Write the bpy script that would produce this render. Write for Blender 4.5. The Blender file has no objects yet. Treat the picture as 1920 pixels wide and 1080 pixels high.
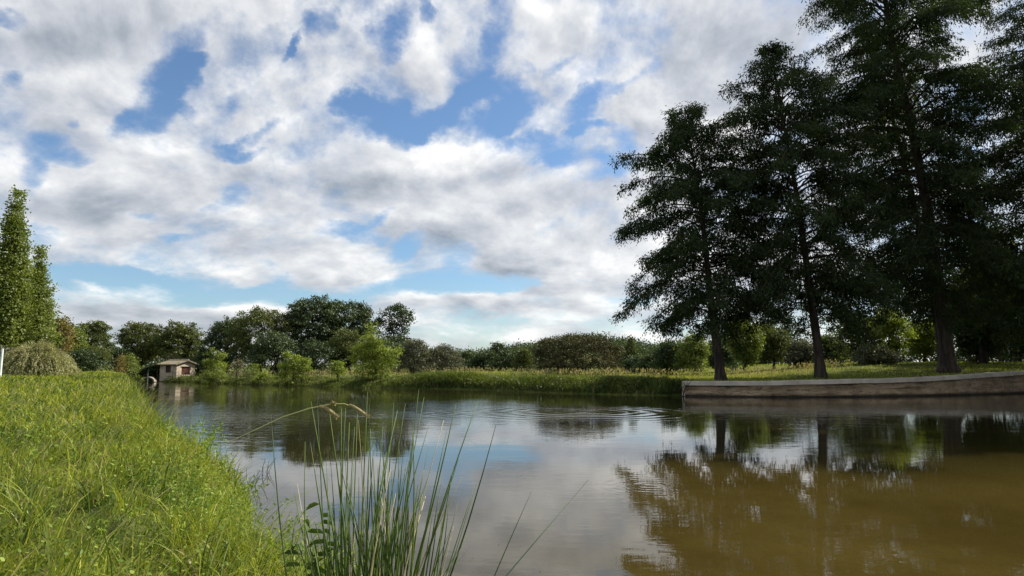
import bpy, math, random
import numpy as np
from mathutils import Vector

SC = bpy.context.scene
COL = SC.collection
PI = math.pi

# ------------------------------------------------------------------ camera
CAM_H = 1.6
F = 1280.0                                   # focal length in photo pixels (photo is 1920 wide)
PITCH = math.atan(150.0 / F)
cam_d = bpy.data.cameras.new("camera")
cam = bpy.data.objects.new("camera", cam_d); COL.objects.link(cam)
cam.location = (0, 0, CAM_H)
cam.rotation_euler = (PI / 2 + PITCH, 0, 0)
cam_d.sensor_width = 36; cam_d.lens = 36 * F / 1920
cam_d.clip_start = 0.05; cam_d.clip_end = 6000
SC.camera = cam

def ray(px, py):
    """direction (x, z) per metre of depth (world Y) seen at a photo pixel"""
    u = (px - 960) / F; v = (540 - py) / F
    dx = u; dy = math.cos(PITCH) - v * math.sin(PITCH); dz = math.sin(PITCH) + v * math.cos(PITCH)
    return dx / dy, dz / dy
def at(px, py, Y):
    a, b = ray(px, py)
    return (a * Y, Y, CAM_H + b * Y)

# ------------------------------------------------------------------ light
SUN_AZ, SUN_EL = math.radians(65), math.radians(38)       # azimuth clockwise from the view direction
SUN_DIR = Vector((math.sin(SUN_AZ) * math.cos(SUN_EL), math.cos(SUN_AZ) * math.cos(SUN_EL), math.sin(SUN_EL)))
sun_d = bpy.data.lights.new("sun", 'SUN'); sun_d.energy = 5.0; sun_d.angle = math.radians(0.6)
sun_d.color = (1.0, 0.93, 0.82)
sun = bpy.data.objects.new("sun", sun_d); COL.objects.link(sun)
sun.location = (30, 40, 60)
sun.rotation_euler = (-SUN_DIR).to_track_quat('-Z', 'Y').to_euler()

SC.view_settings.view_transform = 'Standard'
SC.view_settings.look = 'None'
SC.view_settings.gamma = 1.0
SC.view_settings.exposure = 0.72

# ------------------------------------------------------------------ node helper
class NT:
    def __init__(s, tree):
        s.t = tree; s.n = tree.nodes; s.l = tree.links
    def new(s, typ, **kw):
        n = s.n.new(typ)
        for k, v in kw.items(): setattr(n, k, v)
        return n
    def put(s, sock, v):
        if isinstance(v, bpy.types.NodeSocket): s.l.new(v, sock)
        else: sock.default_value = v
    def math(s, op, a, b=None, c=None, clamp=False):
        n = s.new('ShaderNodeMath', operation=op, use_clamp=clamp)
        s.put(n.inputs[0], a)
        if b is not None: s.put(n.inputs[1], b)
        if c is not None: s.put(n.inputs[2], c)
        return n.outputs[0]
    def vmath(s, op, a, b=None, scale=None):
        n = s.new('ShaderNodeVectorMath', operation=op)
        s.put(n.inputs[0], a)
        if b is not None: s.put(n.inputs[1], b)
        if scale is not None: s.put(n.inputs[3], scale)
        return n.outputs[1] if op in ('DOT_PRODUCT', 'LENGTH', 'DISTANCE') else n.outputs[0]
    def noise(s, vec, scale=1, detail=4, rough=0.5, dist=0.0, lac=2.0, out=0, dim='3D', w=None):
        n = s.new('ShaderNodeTexNoise', noise_dimensions=dim)
        if vec is not None: s.put(n.inputs['Vector'], vec)
        if w is not None: s.put(n.inputs['W'], w)
        s.put(n.inputs['Scale'], scale); s.put(n.inputs['Detail'], detail)
        s.put(n.inputs['Roughness'], rough); s.put(n.inputs['Distortion'], dist); s.put(n.inputs['Lacunarity'], lac)
        return n.outputs[out]
    def ramp(s, v, lo, hi, a=0.0, b=1.0, smooth=True):
        n = s.new('ShaderNodeMapRange', interpolation_type='SMOOTHSTEP' if smooth else 'LINEAR')
        s.put(n.inputs[0], v); s.put(n.inputs[1], lo); s.put(n.inputs[2], hi); s.put(n.inputs[3], a); s.put(n.inputs[4], b)
        return n.outputs[0]
    def mix(s, f, a, b):
        n = s.new('ShaderNodeMix', data_type='RGBA')
        s.put(n.inputs[0], f); s.put(n.inputs[6], a); s.put(n.inputs[7], b)
        return n.outputs[2]
    def comb(s, x, y, z):
        n = s.new('ShaderNodeCombineXYZ')
        s.put(n.inputs[0], x); s.put(n.inputs[1], y); s.put(n.inputs[2], z)
        return n.outputs[0]
    def sep(s, v):
        n = s.new('ShaderNodeSeparateXYZ'); s.put(n.inputs[0], v)
        return n.outputs[0], n.outputs[1], n.outputs[2]

def rgb(r, g, b): return (r, g, b, 1.0)

# ------------------------------------------------------------------ sky: Nishita air with a broken cloud layer
world = bpy.data.worlds.new("World"); SC.world = world; world.use_nodes = True
W = NT(world.node_tree); W.n.clear()
sky = W.new('ShaderNodeTexSky', sky_type='NISHITA'); sky.sun_disc = False
sky.sun_elevation = SUN_EL; sky.sun_rotation = SUN_AZ
sky.air_density = 1.0; sky.dust_density = 0.6; sky.ozone_density = 2.0
tc = W.new('ShaderNodeTexCoord')
D = tc.outputs['Generated']
dx, dy, dz = W.sep(D)
dyc = W.math('MAXIMUM', dy, 0.08)
# bearing / slope coordinates of a direction, roughened so that cloud edges are ragged
dzp = W.math('MAXIMUM', dz, 0.0)
def plane(vec, k=0.15):
    x, y, z = W.sep(vec)
    zz = W.math('ADD', W.math('MAXIMUM', z, 0.0), k)
    return W.comb(x, y, W.math('MULTIPLY', W.math('LOGARITHM', zz, math.e), 0.62))
P = plane(D)
P2 = plane(W.vmath('ADD', D, (0.010, 0.0, 0.022)))
wob = W.noise(P, 5.0, 6, 0.62, out=1)
wobv = W.vmath('SUBTRACT', wob, (0.5, 0.5, 0.5))
squash = W.math('MULTIPLY_ADD', dzp, 0.36, 0.035)           # ragged edges shrink towards the horizon
Q0 = W.comb(W.math('DIVIDE', dx, dyc), W.math('DIVIDE', dz, dyc), 0.0)
Q = W.vmath('ADD', Q0, W.vmath('SCALE', wobv, scale=squash))

def blobs(lst, acc=0.0):
    for (px, py, rx, ry, rot, wgt) in lst:
        u, v = ray(px, py)
        m = W.new('ShaderNodeMapping', vector_type='TEXTURE')
        W.put(m.inputs[0], Q)
        m.inputs[1].default_value = (u, v, 0); m.inputs[2].default_value = (0, 0, math.radians(rot))
        m.inputs[3].default_value = (rx / F * 1.5, ry / F * 1.5, 1)
        g = W.new('ShaderNodeTexGradient', gradient_type='SPHERICAL'); W.l.new(m.outputs[0], g.inputs[0])
        acc = W.math('MULTIPLY_ADD', g.outputs[1], wgt, acc)
    return acc

GAPS = [  # blue openings
    (285,190,62,34,50,1.0),(315,130,50,34,20,.9),(372,96,22,12,10,1.0),(238,225,16,34,-10,1.0),(325,195,30,16,-10,.8),(345,120,30,40,0,.9),(350,60,60,22,20,.6),
    (95,275,44,30,-10,1.1),(140,292,50,16,5,.9),(70,325,30,22,60,.8),(38,25,36,16,-25,1.1),(150,228,14,8,0,.9),(32,140,18,18,0,.7),
    (548,98,22,8,45,1.1),(600,60,28,26,30,.9),(452,258,40,12,0,1.15),(432,350,20,38,-25,1.2),(400,370,22,12,20,.8),
    (740,50,50,34,45,.85),(795,10,14,26,0,.9),(715,75,40,20,60,.75),(430,175,40,16,40,.5),(480,230,30,10,20,.5),(1040,105,30,12,30,.7),(1100,330,40,14,10,.5),
    (955,75,30,58,-10,1.0),(905,130,62,60,40,1.0),(880,190,64,36,50,1.2),(960,190,34,44,0,1.0),(820,222,56,26,20,1.2),(700,205,70,30,-8,1.0),(640,190,36,22,0,1.0),(920,240,44,30,40,1.0),(745,240,60,18,0,.8),(660,240,40,18,0,.5),
    (1125,155,66,18,18,1.05),(1075,195,40,24,30,.9),(1200,130,40,14,30,.5),(1070,240,28,14,30,.95),(1000,275,46,20,0,.9),(1125,228,30,12,0,.85),(1150,305,40,20,-20,.8),(1175,255,26,22,30,.7),(1020,300,50,14,10,.6),
    (70,450,34,14,-5,1.0),(270,403,20,10,0,.9),(318,452,26,10,0,.85),
    (200,522,110,17,-3,1.5),(330,545,160,22,-3,1.6),(470,556,110,16,0,1.3),(530,530,40,20,0,.7),(660,545,130,16,5,1.0),
    (860,527,120,28,4,1.6),(760,535,90,18,0,1.1),(940,520,60,24,0,1.3),(860,492,46,30,45,1.3),(660,430,60,16,-4,1.3),(765,445,36,16,35,1.2),(720,402,34,8,25,.7),(500,490,26,10,0,.6),
    (1120,605,80,26,0,.5),(900,622,120,16,0,.6),(1000,570,60,10,0,.3),(1180,560,60,12,0,.5),
]
MASS = [  # closed cloud
    (160,80,150,60,20,.6),(90,200,80,60,0,.4),(470,160,90,60,40,.5),(300,340,170,60,10,.8),(620,340,170,60,15,.8),(900,350,200,60,0,.8),
    (1150,420,200,80,0,.8),(1350,250,160,140,20,.7),(1380,80,200,120,20,.8),(1090,60,80,60,40,.6),(1060,190,25,40,-20,.4),(780,130,46,60,40,.7),(625,120,44,60,30,.5),
    (240,440,170,50,-5,.9),(560,460,150,50,10,.6),(640,495,90,26,0,.9),(950,490,80,22,5,1.0),(1150,480,130,50,0,.8),(1050,540,70,14,0,.7),
    (250,590,260,16,-3,.9),(500,590,160,12,0,.4),(880,570,200,18,0,.9),(1100,580,200,16,0,.4),(920,190,14,24,-20,.8),(950,130,10,24,-60,.5),
    (160,535,40,8,-10,1.3),(440,525,50,14,0,.9),(640,520,60,18,0,.8),(1000,625,200,14,0,.4),(370,610,200,14,0,.6),
]
GREY = [  # thick, shaded undersides
    (180,40,170,60,20,.9),(80,150,60,40,0,.5),(180,190,60,50,-30,.5),(300,350,190,45,10,1.0),(260,470,70,14,0,.7),(130,415,60,40,0,.5),(180,505,140,14,-5,.6),(430,200,60,40,30,.5),
    (620,350,150,50,12,1.2),(520,420,110,40,0,.8),(700,320,80,30,10,.5),(950,395,140,34,15,1.3),(900,450,80,24,0,.6),(960,492,110,18,3,1.6),(760,500,60,16,0,.9),
    (1110,60,60,40,30,1.0),(1340,130,170,80,30,1.5),(1450,30,120,80,0,.9),(1050,440,130,34,10,.5),(1250,500,80,60,0,.5),
    (400,590,300,16,-3,.9),(250,600,200,30,0,.8),(850,600,120,16,0,.6),(1090,610,60,8,5,.9),(420,110,80,30,30,.4),(560,150,60,30,40,.5),(740,180,60,60,40,.35),
]
LIGHT = [
    (140,125,50,30,-20,.5),(250,425,50,28,20,.9),(240,480,60,14,0,.6),(110,460,50,18,0,.6),(830,290,150,30,0,.8),(1350,300,130,60,20,.9),(1270,400,140,90,0,.7),(1300,520,120,60,0,.6),
    (540,75,60,40,20,.5),(790,90,40,50,40,.6),(1060,130,40,60,30,.5),(1200,30,90,40,20,.6),(620,500,70,20,0,.6),(700,470,50,14,0,.5),(440,518,40,10,0,.8),(880,560,200,8,0,.6),(1010,235,40,20,30,.5),(1140,20,120,30,0,.4),
    (540,205,30,16,0,.6),(480,30,60,20,0,.3),(330,270,80,16,0,.5),(590,345,14,12,0,.6),
]
gap = blobs(GAPS); mass = blobs(MASS); grey = blobs(GREY); light = blobs(LIGHT)
gap = W.math('SUBTRACT', 1.0, W.math('EXPONENT', W.math('MULTIPLY', gap, -1.5)))
front = W.ramp(dy, 0.12, 0.35)
lay = W.math('MULTIPLY', W.math('SUBTRACT', W.math('MULTIPLY', mass, 0.75), W.math('MULTIPLY', gap, 1.0)), front)
def puffs(vec):
    n = W.noise(vec, 5.0, 8, 0.58, dist=0.2)
    warp = W.vmath('ADD', vec, W.vmath('SCALE', W.vmath('SUBTRACT', W.noise(vec, 9.0, 4, 0.6, out=1), (0.5, 0.5, 0.5)), scale=0.11))
    v = W.new('ShaderNodeTexVoronoi', feature='SMOOTH_F1'); W.put(v.inputs['Vector'], warp); v.inputs['Scale'].default_value = 8.5
    v.inputs['Smoothness'].default_value = 0.55
    return W.math('ADD', W.math('MULTIPLY', n, 0.72), W.math('MULTIPLY', W.math('SUBTRACT', 0.95, v.outputs['Distance']), 0.26))
n1 = puffs(P); n2 = puffs(P2)
nf = W.noise(P, 22.0, 6, 0.6)
dens = W.math('ADD', W.math('ADD', 0.30, lay), W.math('MULTIPLY', W.math('SUBTRACT', n1, 0.49), 3.2))
dens = W.math('ADD', dens, W.math('MULTIPLY', W.math('SUBTRACT', nf, 0.5), 1.5))
alpha = W.ramp(dens, -0.62, 0.62)
# lit from the side of the sun: less light where the layer thickens that way
rel = W.math('MULTIPLY', W.math('SUBTRACT', n1, n2), 3.0)
shade = W.math('ADD', 0.83, rel)
shade = W.math('SUBTRACT', shade, W.math('MULTIPLY', W.math('MULTIPLY', grey, front), 0.21))
shade = W.math('ADD', shade, W.math('MULTIPLY', W.math('MULTIPLY', light, front), 0.34))
thick = W.ramp(dens, 0.25, 1.1)
shade = W.math('SUBTRACT', shade, W.math('MULTIPLY', thick, 0.16))
sunDot = W.vmath('DOT_PRODUCT', D, tuple(SUN_DIR))
glow = W.math('POWER', W.math('MAXIMUM', sunDot, 0.0), 6.0)
shade = W.math('ADD', shade, W.math('MULTIPLY', glow, 0.22))
shade = W.math('MINIMUM', W.math('MAXIMUM', shade, 0.0), 1.15)
cr = W.new('ShaderNodeValToRGB'); W.l.new(W.math('DIVIDE', shade, 1.15), cr.inputs[0])
els = cr.color_ramp.elements
els[0].position = 0.0; els[0].color = rgb(0.20, 0.235, 0.29)
els[1].position = 1.0; els[1].color = rgb(0.90, 0.89, 0.87)
for p, c in ((0.30, (0.33, 0.365, 0.41)), (0.55, (0.50, 0.52, 0.56)), (0.78, (0.68, 0.69, 0.70))):
    e = els.new(p); e.color = rgb(*c)
skycol = W.vmath('MULTIPLY', sky.outputs[0], (0.85, 1.0, 1.12))
bg1 = W.new('ShaderNodeBackground'); W.put(bg1.inputs[0], skycol); bg1.inputs[1].default_value = 0.076
bg2 = W.new('ShaderNodeBackground'); W.put(bg2.inputs[0], cr.outputs[0]); bg2.inputs[1].default_value = 0.76
low = W.ramp(dz, -0.02, 0.05, 0.0, 1.0)
fac = W.math('MULTIPLY', alpha, W.math('MULTIPLY_ADD', low, 0.35, 0.60))
ms = W.new('ShaderNodeMixShader'); W.put(ms.inputs[0], fac); W.l.new(bg1.outputs[0], ms.inputs[1]); W.l.new(bg2.outputs[0], ms.inputs[2])
wo = W.new('ShaderNodeOutputWorld'); W.l.new(ms.outputs[0], wo.inputs[0])
world.cycles.sampling_method = 'MANUAL'; world.cycles.sample_map_resolution = 512

# ================================================================== materials
MATS = {}
def new_mat(name):
    m = bpy.data.materials.new(name); m.use_nodes = True
    t = NT(m.node_tree); t.n.clear()
    o = t.new('ShaderNodeOutputMaterial')
    MATS[name] = m
    return m, t, o

def leaf_mat(name, c1, c2, c3=None, transl=0.35, gloss=0.03, tboost=(1.25, 1.3, 0.6), dry=None, dryfrac=0.0):
    """c1..c2 vary leaf by leaf through the 'tint' attribute"""
    m, t, o = new_mat(name)
    a = t.new('ShaderNodeAttribute', attribute_name='tint')
    col = t.mix(a.outputs['Fac'], rgb(*c1), rgb(*c2))
    if dry is not None:
        b = t.new('ShaderNodeAttribute', attribute_name='dry')
        col = t.mix(b.outputs['Fac'], col, rgb(*dry))
    d = t.new('ShaderNodeBsdfDiffuse'); t.put(d.inputs[0], col)
    tr = t.new('ShaderNodeBsdfTranslucent'); t.put(tr.inputs[0], t.vmath('MULTIPLY', col, tboost))
    mx = t.new('ShaderNodeMixShader'); mx.inputs[0].default_value = transl
    t.l.new(d.outputs[0], mx.inputs[1]); t.l.new(tr.outputs[0], mx.inputs[2])
    sh = mx.outputs[0]
    if gloss > 0:
        g = t.new('ShaderNodeBsdfGlossy'); g.inputs['Roughness'].default_value = 0.55
        g.inputs[0].default_value = rgb(0.8, 0.85, 0.8)
        m2 = t.new('ShaderNodeMixShader'); m2.inputs[0].default_value = gloss
        t.l.new(sh, m2.inputs[1]); t.l.new(g.outputs[0], m2.inputs[2]); sh = m2.outputs[0]
    t.l.new(sh, o.inputs[0])
    return m

def plain_mat(name, ca, cb, scale=3.0, rough=0.85, bump=0.3, detail=6, spec=0.3, stretch=(1, 1, 1), bscale=None, cc=None):
    m, t, o = new_mat(name)
    g = t.new('ShaderNodeNewGeometry')
    mp = t.new('ShaderNodeMapping'); t.l.new(g.outputs['Position'], mp.inputs[0]); mp.inputs[3].default_value = stretch
    n = t.noise(mp.outputs[0], scale, detail, 0.6)
    col = t.mix(t.ramp(n, 0.33, 0.67), rgb(*ca), rgb(*cb))
    if cc is not None:
        n2 = t.noise(mp.outputs[0], scale * 0.23, 5, 0.6)
        col = t.mix(t.ramp(n2, 0.5, 0.65), col, rgb(*cc))
    p = t.new('ShaderNodeBsdfPrincipled'); t.put(p.inputs['Base Color'], col)
    p.inputs['Roughness'].default_value = rough; p.inputs['Specular IOR Level'].default_value = spec
    if bump > 0:
        b = t.new('ShaderNodeBump'); b.inputs['Strength'].default_value = bump; b.inputs['Distance'].default_value = 0.02
        t.put(b.inputs['Height'], t.noise(mp.outputs[0], bscale or scale * 4, 6, 0.65)); t.l.new(b.outputs[0], p.inputs['Normal'])
    t.l.new(p.outputs[0], o.inputs[0])
    return m

leaf_mat('cypress_needles', (0.009, 0.021, 0.009), (0.046, 0.070, 0.018), transl=0.30, gloss=0.015)
leaf_mat('oak_leaves', (0.018, 0.034, 0.010), (0.070, 0.098, 0.026), transl=0.20, gloss=0.04)
leaf_mat('plane_leaves', (0.038, 0.058, 0.014), (0.130, 0.145, 0.034), transl=0.28)
leaf_mat('poplar_leaves', (0.075, 0.110, 0.020), (0.210, 0.245, 0.046), transl=0.35)
leaf_mat('willow_leaves', (0.14, 0.16, 0.065), (0.42, 0.39, 0.19), transl=0.30)
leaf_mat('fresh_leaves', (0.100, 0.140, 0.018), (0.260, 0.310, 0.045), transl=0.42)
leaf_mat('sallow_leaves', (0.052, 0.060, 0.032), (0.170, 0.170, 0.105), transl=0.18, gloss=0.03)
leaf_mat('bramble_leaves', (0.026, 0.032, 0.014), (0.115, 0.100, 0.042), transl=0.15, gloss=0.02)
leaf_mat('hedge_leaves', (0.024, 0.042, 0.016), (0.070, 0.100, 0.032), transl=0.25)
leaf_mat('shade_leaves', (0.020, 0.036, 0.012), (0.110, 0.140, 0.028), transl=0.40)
leaf_mat('autumn_leaves', (0.10, 0.085, 0.025), (0.26, 0.20, 0.06), transl=0.35)
leaf_mat('pale_leaves', (0.12, 0.11, 0.065), (0.24, 0.22, 0.14), transl=0.25)
leaf_mat('grass_blade', (0.034, 0.082, 0.010), (0.375, 0.390, 0.046), transl=0.36, gloss=0.02, dry=(0.34, 0.29, 0.14))
leaf_mat('bank_grass', (0.050, 0.085, 0.016), (0.130, 0.165, 0.032), transl=0.35, gloss=0.03, dry=(0.30, 0.25, 0.13))
leaf_mat('ground_leaf', (0.070, 0.140, 0.016), (0.250, 0.315, 0.045), transl=0.32, gloss=0.02)
leaf_mat('rush_green', (0.016, 0.042, 0.007), (0.110, 0.170, 0.020), transl=0.05, gloss=0.05, dry=(0.50, 0.42, 0.24))
leaf_mat('stalk_green', (0.26, 0.29, 0.10), (0.36, 0.37, 0.15), transl=0.1)
leaf_mat('seed_straw', (0.28, 0.23, 0.12), (0.44, 0.36, 0.20), transl=0.25)
plain_mat('bark', (0.022, 0.016, 0.012), (0.070, 0.052, 0.038), scale=5, bump=1.0, stretch=(1, 1, 0.18), bscale=14)
plain_mat('pale_bark', (0.10, 0.09, 0.075), (0.24, 0.22, 0.19), scale=5, bump=0.6, stretch=(1, 1, 0.2))
plain_mat('soil', (0.05, 0.038, 0.022), (0.10, 0.08, 0.045), scale=4, bump=0.6)
plain_mat('render_pink', (0.36, 0.30, 0.225), (0.46, 0.39, 0.30), scale=2.2, bump=0.3, cc=(0.24, 0.19, 0.14))
plain_mat('dark_timber', (0.035, 0.024, 0.018), (0.08, 0.05, 0.035), scale=6, bump=0.4, stretch=(1, 1, 0.2))
plain_mat('red_timber', (0.045, 0.016, 0.011), (0.09, 0.032, 0.022), scale=6, bump=0.4, stretch=(1, 1, 0.2))
plain_mat('roof_tile', (0.10, 0.085, 0.06), (0.20, 0.17, 0.125), scale=3, bump=0.5, cc=(0.15, 0.16, 0.07))
plain_mat('pale_paint', (0.55, 0.60, 0.58), (0.68, 0.72, 0.70), scale=4, bump=0.1)
plain_mat('pale_stone', (0.20, 0.18, 0.14), (0.32, 0.29, 0.23), scale=3, bump=0.4)

# concrete of the quay
m, t, o = new_mat('quay_concrete')
g = t.new('ShaderNodeNewGeometry'); pos = g.outputs['Position']
x, y, z = t.sep(pos)
big = t.noise(pos, 0.7, 6, 0.65); fine = t.noise(pos, 9, 8, 0.7)
mp = t.new('ShaderNodeMapping'); t.l.new(pos, mp.inputs[0]); mp.inputs[3].default_value = (0.9, 0.9, 1.4)
lay_ = t.noise(mp.outputs[0], 2.2, 8, 0.65, dist=0.4)
col = t.mix(t.ramp(big, 0.35, 0.65), rgb(0.19, 0.135, 0.078), rgb(0.36, 0.265, 0.165))
col = t.mix(t.ramp(lay_, 0.50, 0.68, 0, 0.7), col, rgb(0.14, 0.105, 0.075))
col = t.mix(t.ramp(fine, 0.55, 0.75, 0, 0.5), col, rgb(0.11, 0.09, 0.07))
mc = t.new('ShaderNodeMapping'); t.l.new(pos, mc.inputs[0]); mc.inputs[3].default_value = (0.45, 0.45, 3.2)
ck = t.noise(mc.outputs[0], 1.7, 7, 0.62)
col = t.mix(t.ramp(t.math('ABSOLUTE', t.math('SUBTRACT', ck, 0.56)), 0.004, 0.022, 0.9, 0.0), col, rgb(0.035, 0.026, 0.018))
col = t.mix(t.ramp(ck, 0.63, 0.70, 0, 0.75), col, rgb(0.05, 0.038, 0.026))
wet = t.ramp(t.math('ADD', z, t.math('MULTIPLY', t.math('SUBTRACT', fine, 0.5), 0.10)), 0.03, 0.13, 1.0, 0.0)
col = t.mix(wet, col, rgb(0.022, 0.019, 0.013))
p = t.new('ShaderNodeBsdfPrincipled'); t.put(p.inputs['Base Color'], col); p.inputs['Roughness'].default_value = 0.9
b = t.new('ShaderNodeBump'); b.inputs['Strength'].default_value = 0.8; b.inputs['Distance'].default_value = 0.03
t.put(b.inputs['Height'], t.math('ADD', fine, t.math('MULTIPLY', lay_, 1.0))); t.l.new(b.outputs[0], p.inputs['Normal'])
t.l.new(p.outputs[0], o.inputs[0])
m, t, o = new_mat('coping_concrete')
g = t.new('ShaderNodeNewGeometry'); pos = g.outputs['Position']
n = t.noise(pos, 1.2, 7, 0.65); f = t.noise(pos, 14, 6, 0.7)
col = t.mix(t.ramp(n, 0.3, 0.7), rgb(0.36, 0.31, 0.245), rgb(0.56, 0.50, 0.42))
col = t.mix(t.ramp(f, 0.56, 0.72, 0, 0.5), col, rgb(0.15, 0.12, 0.09))
p = t.new('ShaderNodeBsdfPrincipled'); t.put(p.inputs['Base Color'], col); p.inputs['Roughness'].default_value = 0.9
b = t.new('ShaderNodeBump'); b.inputs['Strength'].default_value = 0.5; b.inputs['Distance'].default_value = 0.01
t.put(b.inputs['Height'], f); t.l.new(b.outputs[0], p.inputs['Normal']); t.l.new(p.outputs[0], o.inputs[0])

# turf
m, t, o = new_mat('turf')
g = t.new('ShaderNodeNewGeometry'); pos = g.outputs['Position']
n = t.noise(pos, 0.35, 8, 0.65); f = t.noise(pos, 7, 8, 0.7)
col = t.mix(t.ramp(n, 0.35, 0.65), rgb(0.050, 0.075, 0.014), rgb(0.110, 0.125, 0.028))
col = t.mix(t.ramp(f, 0.45, 0.7, 0, 0.7), col, rgb(0.085, 0.070, 0.030))
p = t.new('ShaderNodeBsdfPrincipled'); t.put(p.inputs['Base Color'], col); p.inputs['Roughness'].default_value = 1.0
p.inputs['Specular IOR Level'].default_value = 0.1
b = t.new('ShaderNodeBump'); b.inputs['Strength'].default_value = 1.0; b.inputs['Distance'].default_value = 0.06
t.put(b.inputs['Height'], f); t.l.new(b.outputs[0], p.inputs['Normal']); t.l.new(p.outputs[0], o.inputs[0])

# pond water: turbid brown body under a smooth, slightly rippled surface
m, t, o = new_mat('pond_water')
g = t.new('ShaderNodeNewGeometry'); pos = g.outputs['Position']
x, y, z = t.sep(pos)
def ring(cx, cy, rad, wl, amp):
    dd = t.vmath('DISTANCE', pos, (cx, cy, 0.0))
    s_ = t.math('SINE', t.math('MULTIPLY', dd, 2 * PI / wl))
    en = t.ramp(dd, rad * 0.25, rad, amp, 0.0)
    return t.math('MULTIPLY', s_, en)
mp = t.new('ShaderNodeMapping'); t.l.new(pos, mp.inputs[0]); mp.inputs[3].default_value = (0.75, 1.3, 1)
r1 = t.noise(mp.outputs[0], 5.0, 3, 0.5)
r2 = t.noise(mp.outputs[0], 1.3, 3, 0.5)
patch = t.ramp(t.noise(pos, 0.16, 3, 0.5), 0.42, 0.66, 0.25, 1.0)
far = t.ramp(y, 8.0, 30.0, 0.35, 1.0)
dist_p = t.ramp(t.vmath('DISTANCE', pos, (-8.0, 27.0, 0.0)), 3.0, 15.0, 1.6, 0.0)
amp = t.math('MULTIPLY', t.math('ADD', patch, dist_p), far)
h = t.math('MULTIPLY', t.math('ADD', t.math('MULTIPLY', r1, 0.0045), t.math('MULTIPLY', r2, 0.009)), amp)
h = t.math('ADD', h, ring(2.6, 25.5, 6.0, 0.75, 0.0045))
h = t.math('ADD', h, ring(-3.9, 24.5, 4.5, 0.55, 0.0025))
h = t.math('ADD', h, ring(1.9, 9.6, 1.3, 0.16, 0.0002))
b = t.new('ShaderNodeBump'); b.inputs['Strength'].default_value = 1.0; b.inputs['Distance'].default_value = 1.0
t.put(b.inputs['Height'], h)
nmud = t.noise(pos, 0.5, 7, 0.65); spk = t.noise(pos, 14.0, 4, 0.7)
col = t.mix(t.ramp(nmud, 0.3, 0.7), rgb(0.042, 0.0305, 0.0068), rgb(0.064, 0.048, 0.0115))
col = t.mix(t.ramp(spk, 0.35, 0.7, 0, 0.25), col, rgb(0.034, 0.024, 0.007))
# body colour brown at near right, blending to dark olive farther out and leftward
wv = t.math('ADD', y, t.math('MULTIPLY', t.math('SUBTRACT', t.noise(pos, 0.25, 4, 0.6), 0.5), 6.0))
olive_mix = t.math('MAXIMUM', t.ramp(wv, 9.0, 15.0, 0.0, 0.85), t.ramp(x, -2.5, 2.0, 0.75, 0.0))
col = t.mix(olive_mix, col, rgb(0.014, 0.014, 0.006))
p = t.new('ShaderNodeBsdfPrincipled'); t.put(p.inputs['Base Color'], col)
p.inputs['Roughness'].default_value = 0.015; p.inputs['IOR'].default_value = 1.333
t.l.new(b.outputs[0], p.inputs['Normal']); t.l.new(p.outputs[0], o.inputs[0])

# ================================================================== mesh helpers
def tag(o, label=None, cat=None, group=None, kind=None):
    if label: o['label'] = label
    if cat: o['category'] = cat
    if group: o['group'] = group
    if kind: o['kind'] = kind
    return o
def empty(name, loc, rz=0.0):
    o = bpy.data.objects.new(name, None); COL.objects.link(o)
    o.location = loc; o.rotation_euler = (0, 0, rz); o.empty_display_size = 0.3
    return o
def link(name, me, mat=None, parent=None):
    if mat is not None: me.materials.append(MATS[mat])
    o = bpy.data.objects.new(name, me); COL.objects.link(o)
    if parent is not None: o.parent = parent
    return o
def arr_mesh(name, V, k, tint=None, dry=None, smooth=False):
    """V (N*k,3) vertices, each run of k one face"""
    V = np.asarray(V, dtype=np.float32).reshape(-1, 3); n = len(V) // k
    me = bpy.data.meshes.new(name)
    me.vertices.add(n * k); me.vertices.foreach_set('co', V.ravel())
    me.loops.add(n * k); me.loops.foreach_set('vertex_index', np.arange(n * k, dtype=np.int32))
    me.polygons.add(n)
    me.polygons.foreach_set('loop_start', np.arange(0, n * k, k, dtype=np.int32))
    me.polygons.foreach_set('loop_total', np.full(n, k, dtype=np.int32))
    for nm, a in (('tint', tint), ('dry', dry)):
        if a is not None:
            at_ = me.attributes.new(nm, 'FLOAT', 'FACE'); at_.data.foreach_set('value', np.asarray(a, dtype=np.float32))
    me.update(calc_edges=True)
    return me
def grid_mesh(name, V, nu, nv, closed_u=False, smooth=True):
    """V (nv,nu,3)"""
    V = np.asarray(V, dtype=np.float32).reshape(nv, nu, 3)
    idx = np.arange(nu * nv).reshape(nv, nu)
    if closed_u: nx = np.roll(idx, -1, axis=1)
    else: nx = idx[:, 1:]; 
    a = idx[:-1, :] if closed_u else idx[:-1, :-1]
    b_ = nx[:-1]; c = nx[1:]; d = idx[1:, :] if closed_u else idx[1:, :-1]
    Fc = np.stack([a, b_, c, d], -1).reshape(-1, 4).astype(np.int32); n = len(Fc)
    me = bpy.data.meshes.new(name)
    me.vertices.add(nu * nv); me.vertices.foreach_set('co', V.ravel())
    me.loops.add(n * 4); me.loops.foreach_set('vertex_index', Fc.ravel())
    me.polygons.add(n); me.polygons.foreach_set('loop_start', np.arange(0, n * 4, 4, dtype=np.int32))
    me.polygons.foreach_set('loop_total', np.full(n, 4, dtype=np.int32))
    me.polygons.foreach_set('use_smooth', np.full(n, smooth, dtype=bool))
    me.update(calc_edges=True)
    return me
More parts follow.
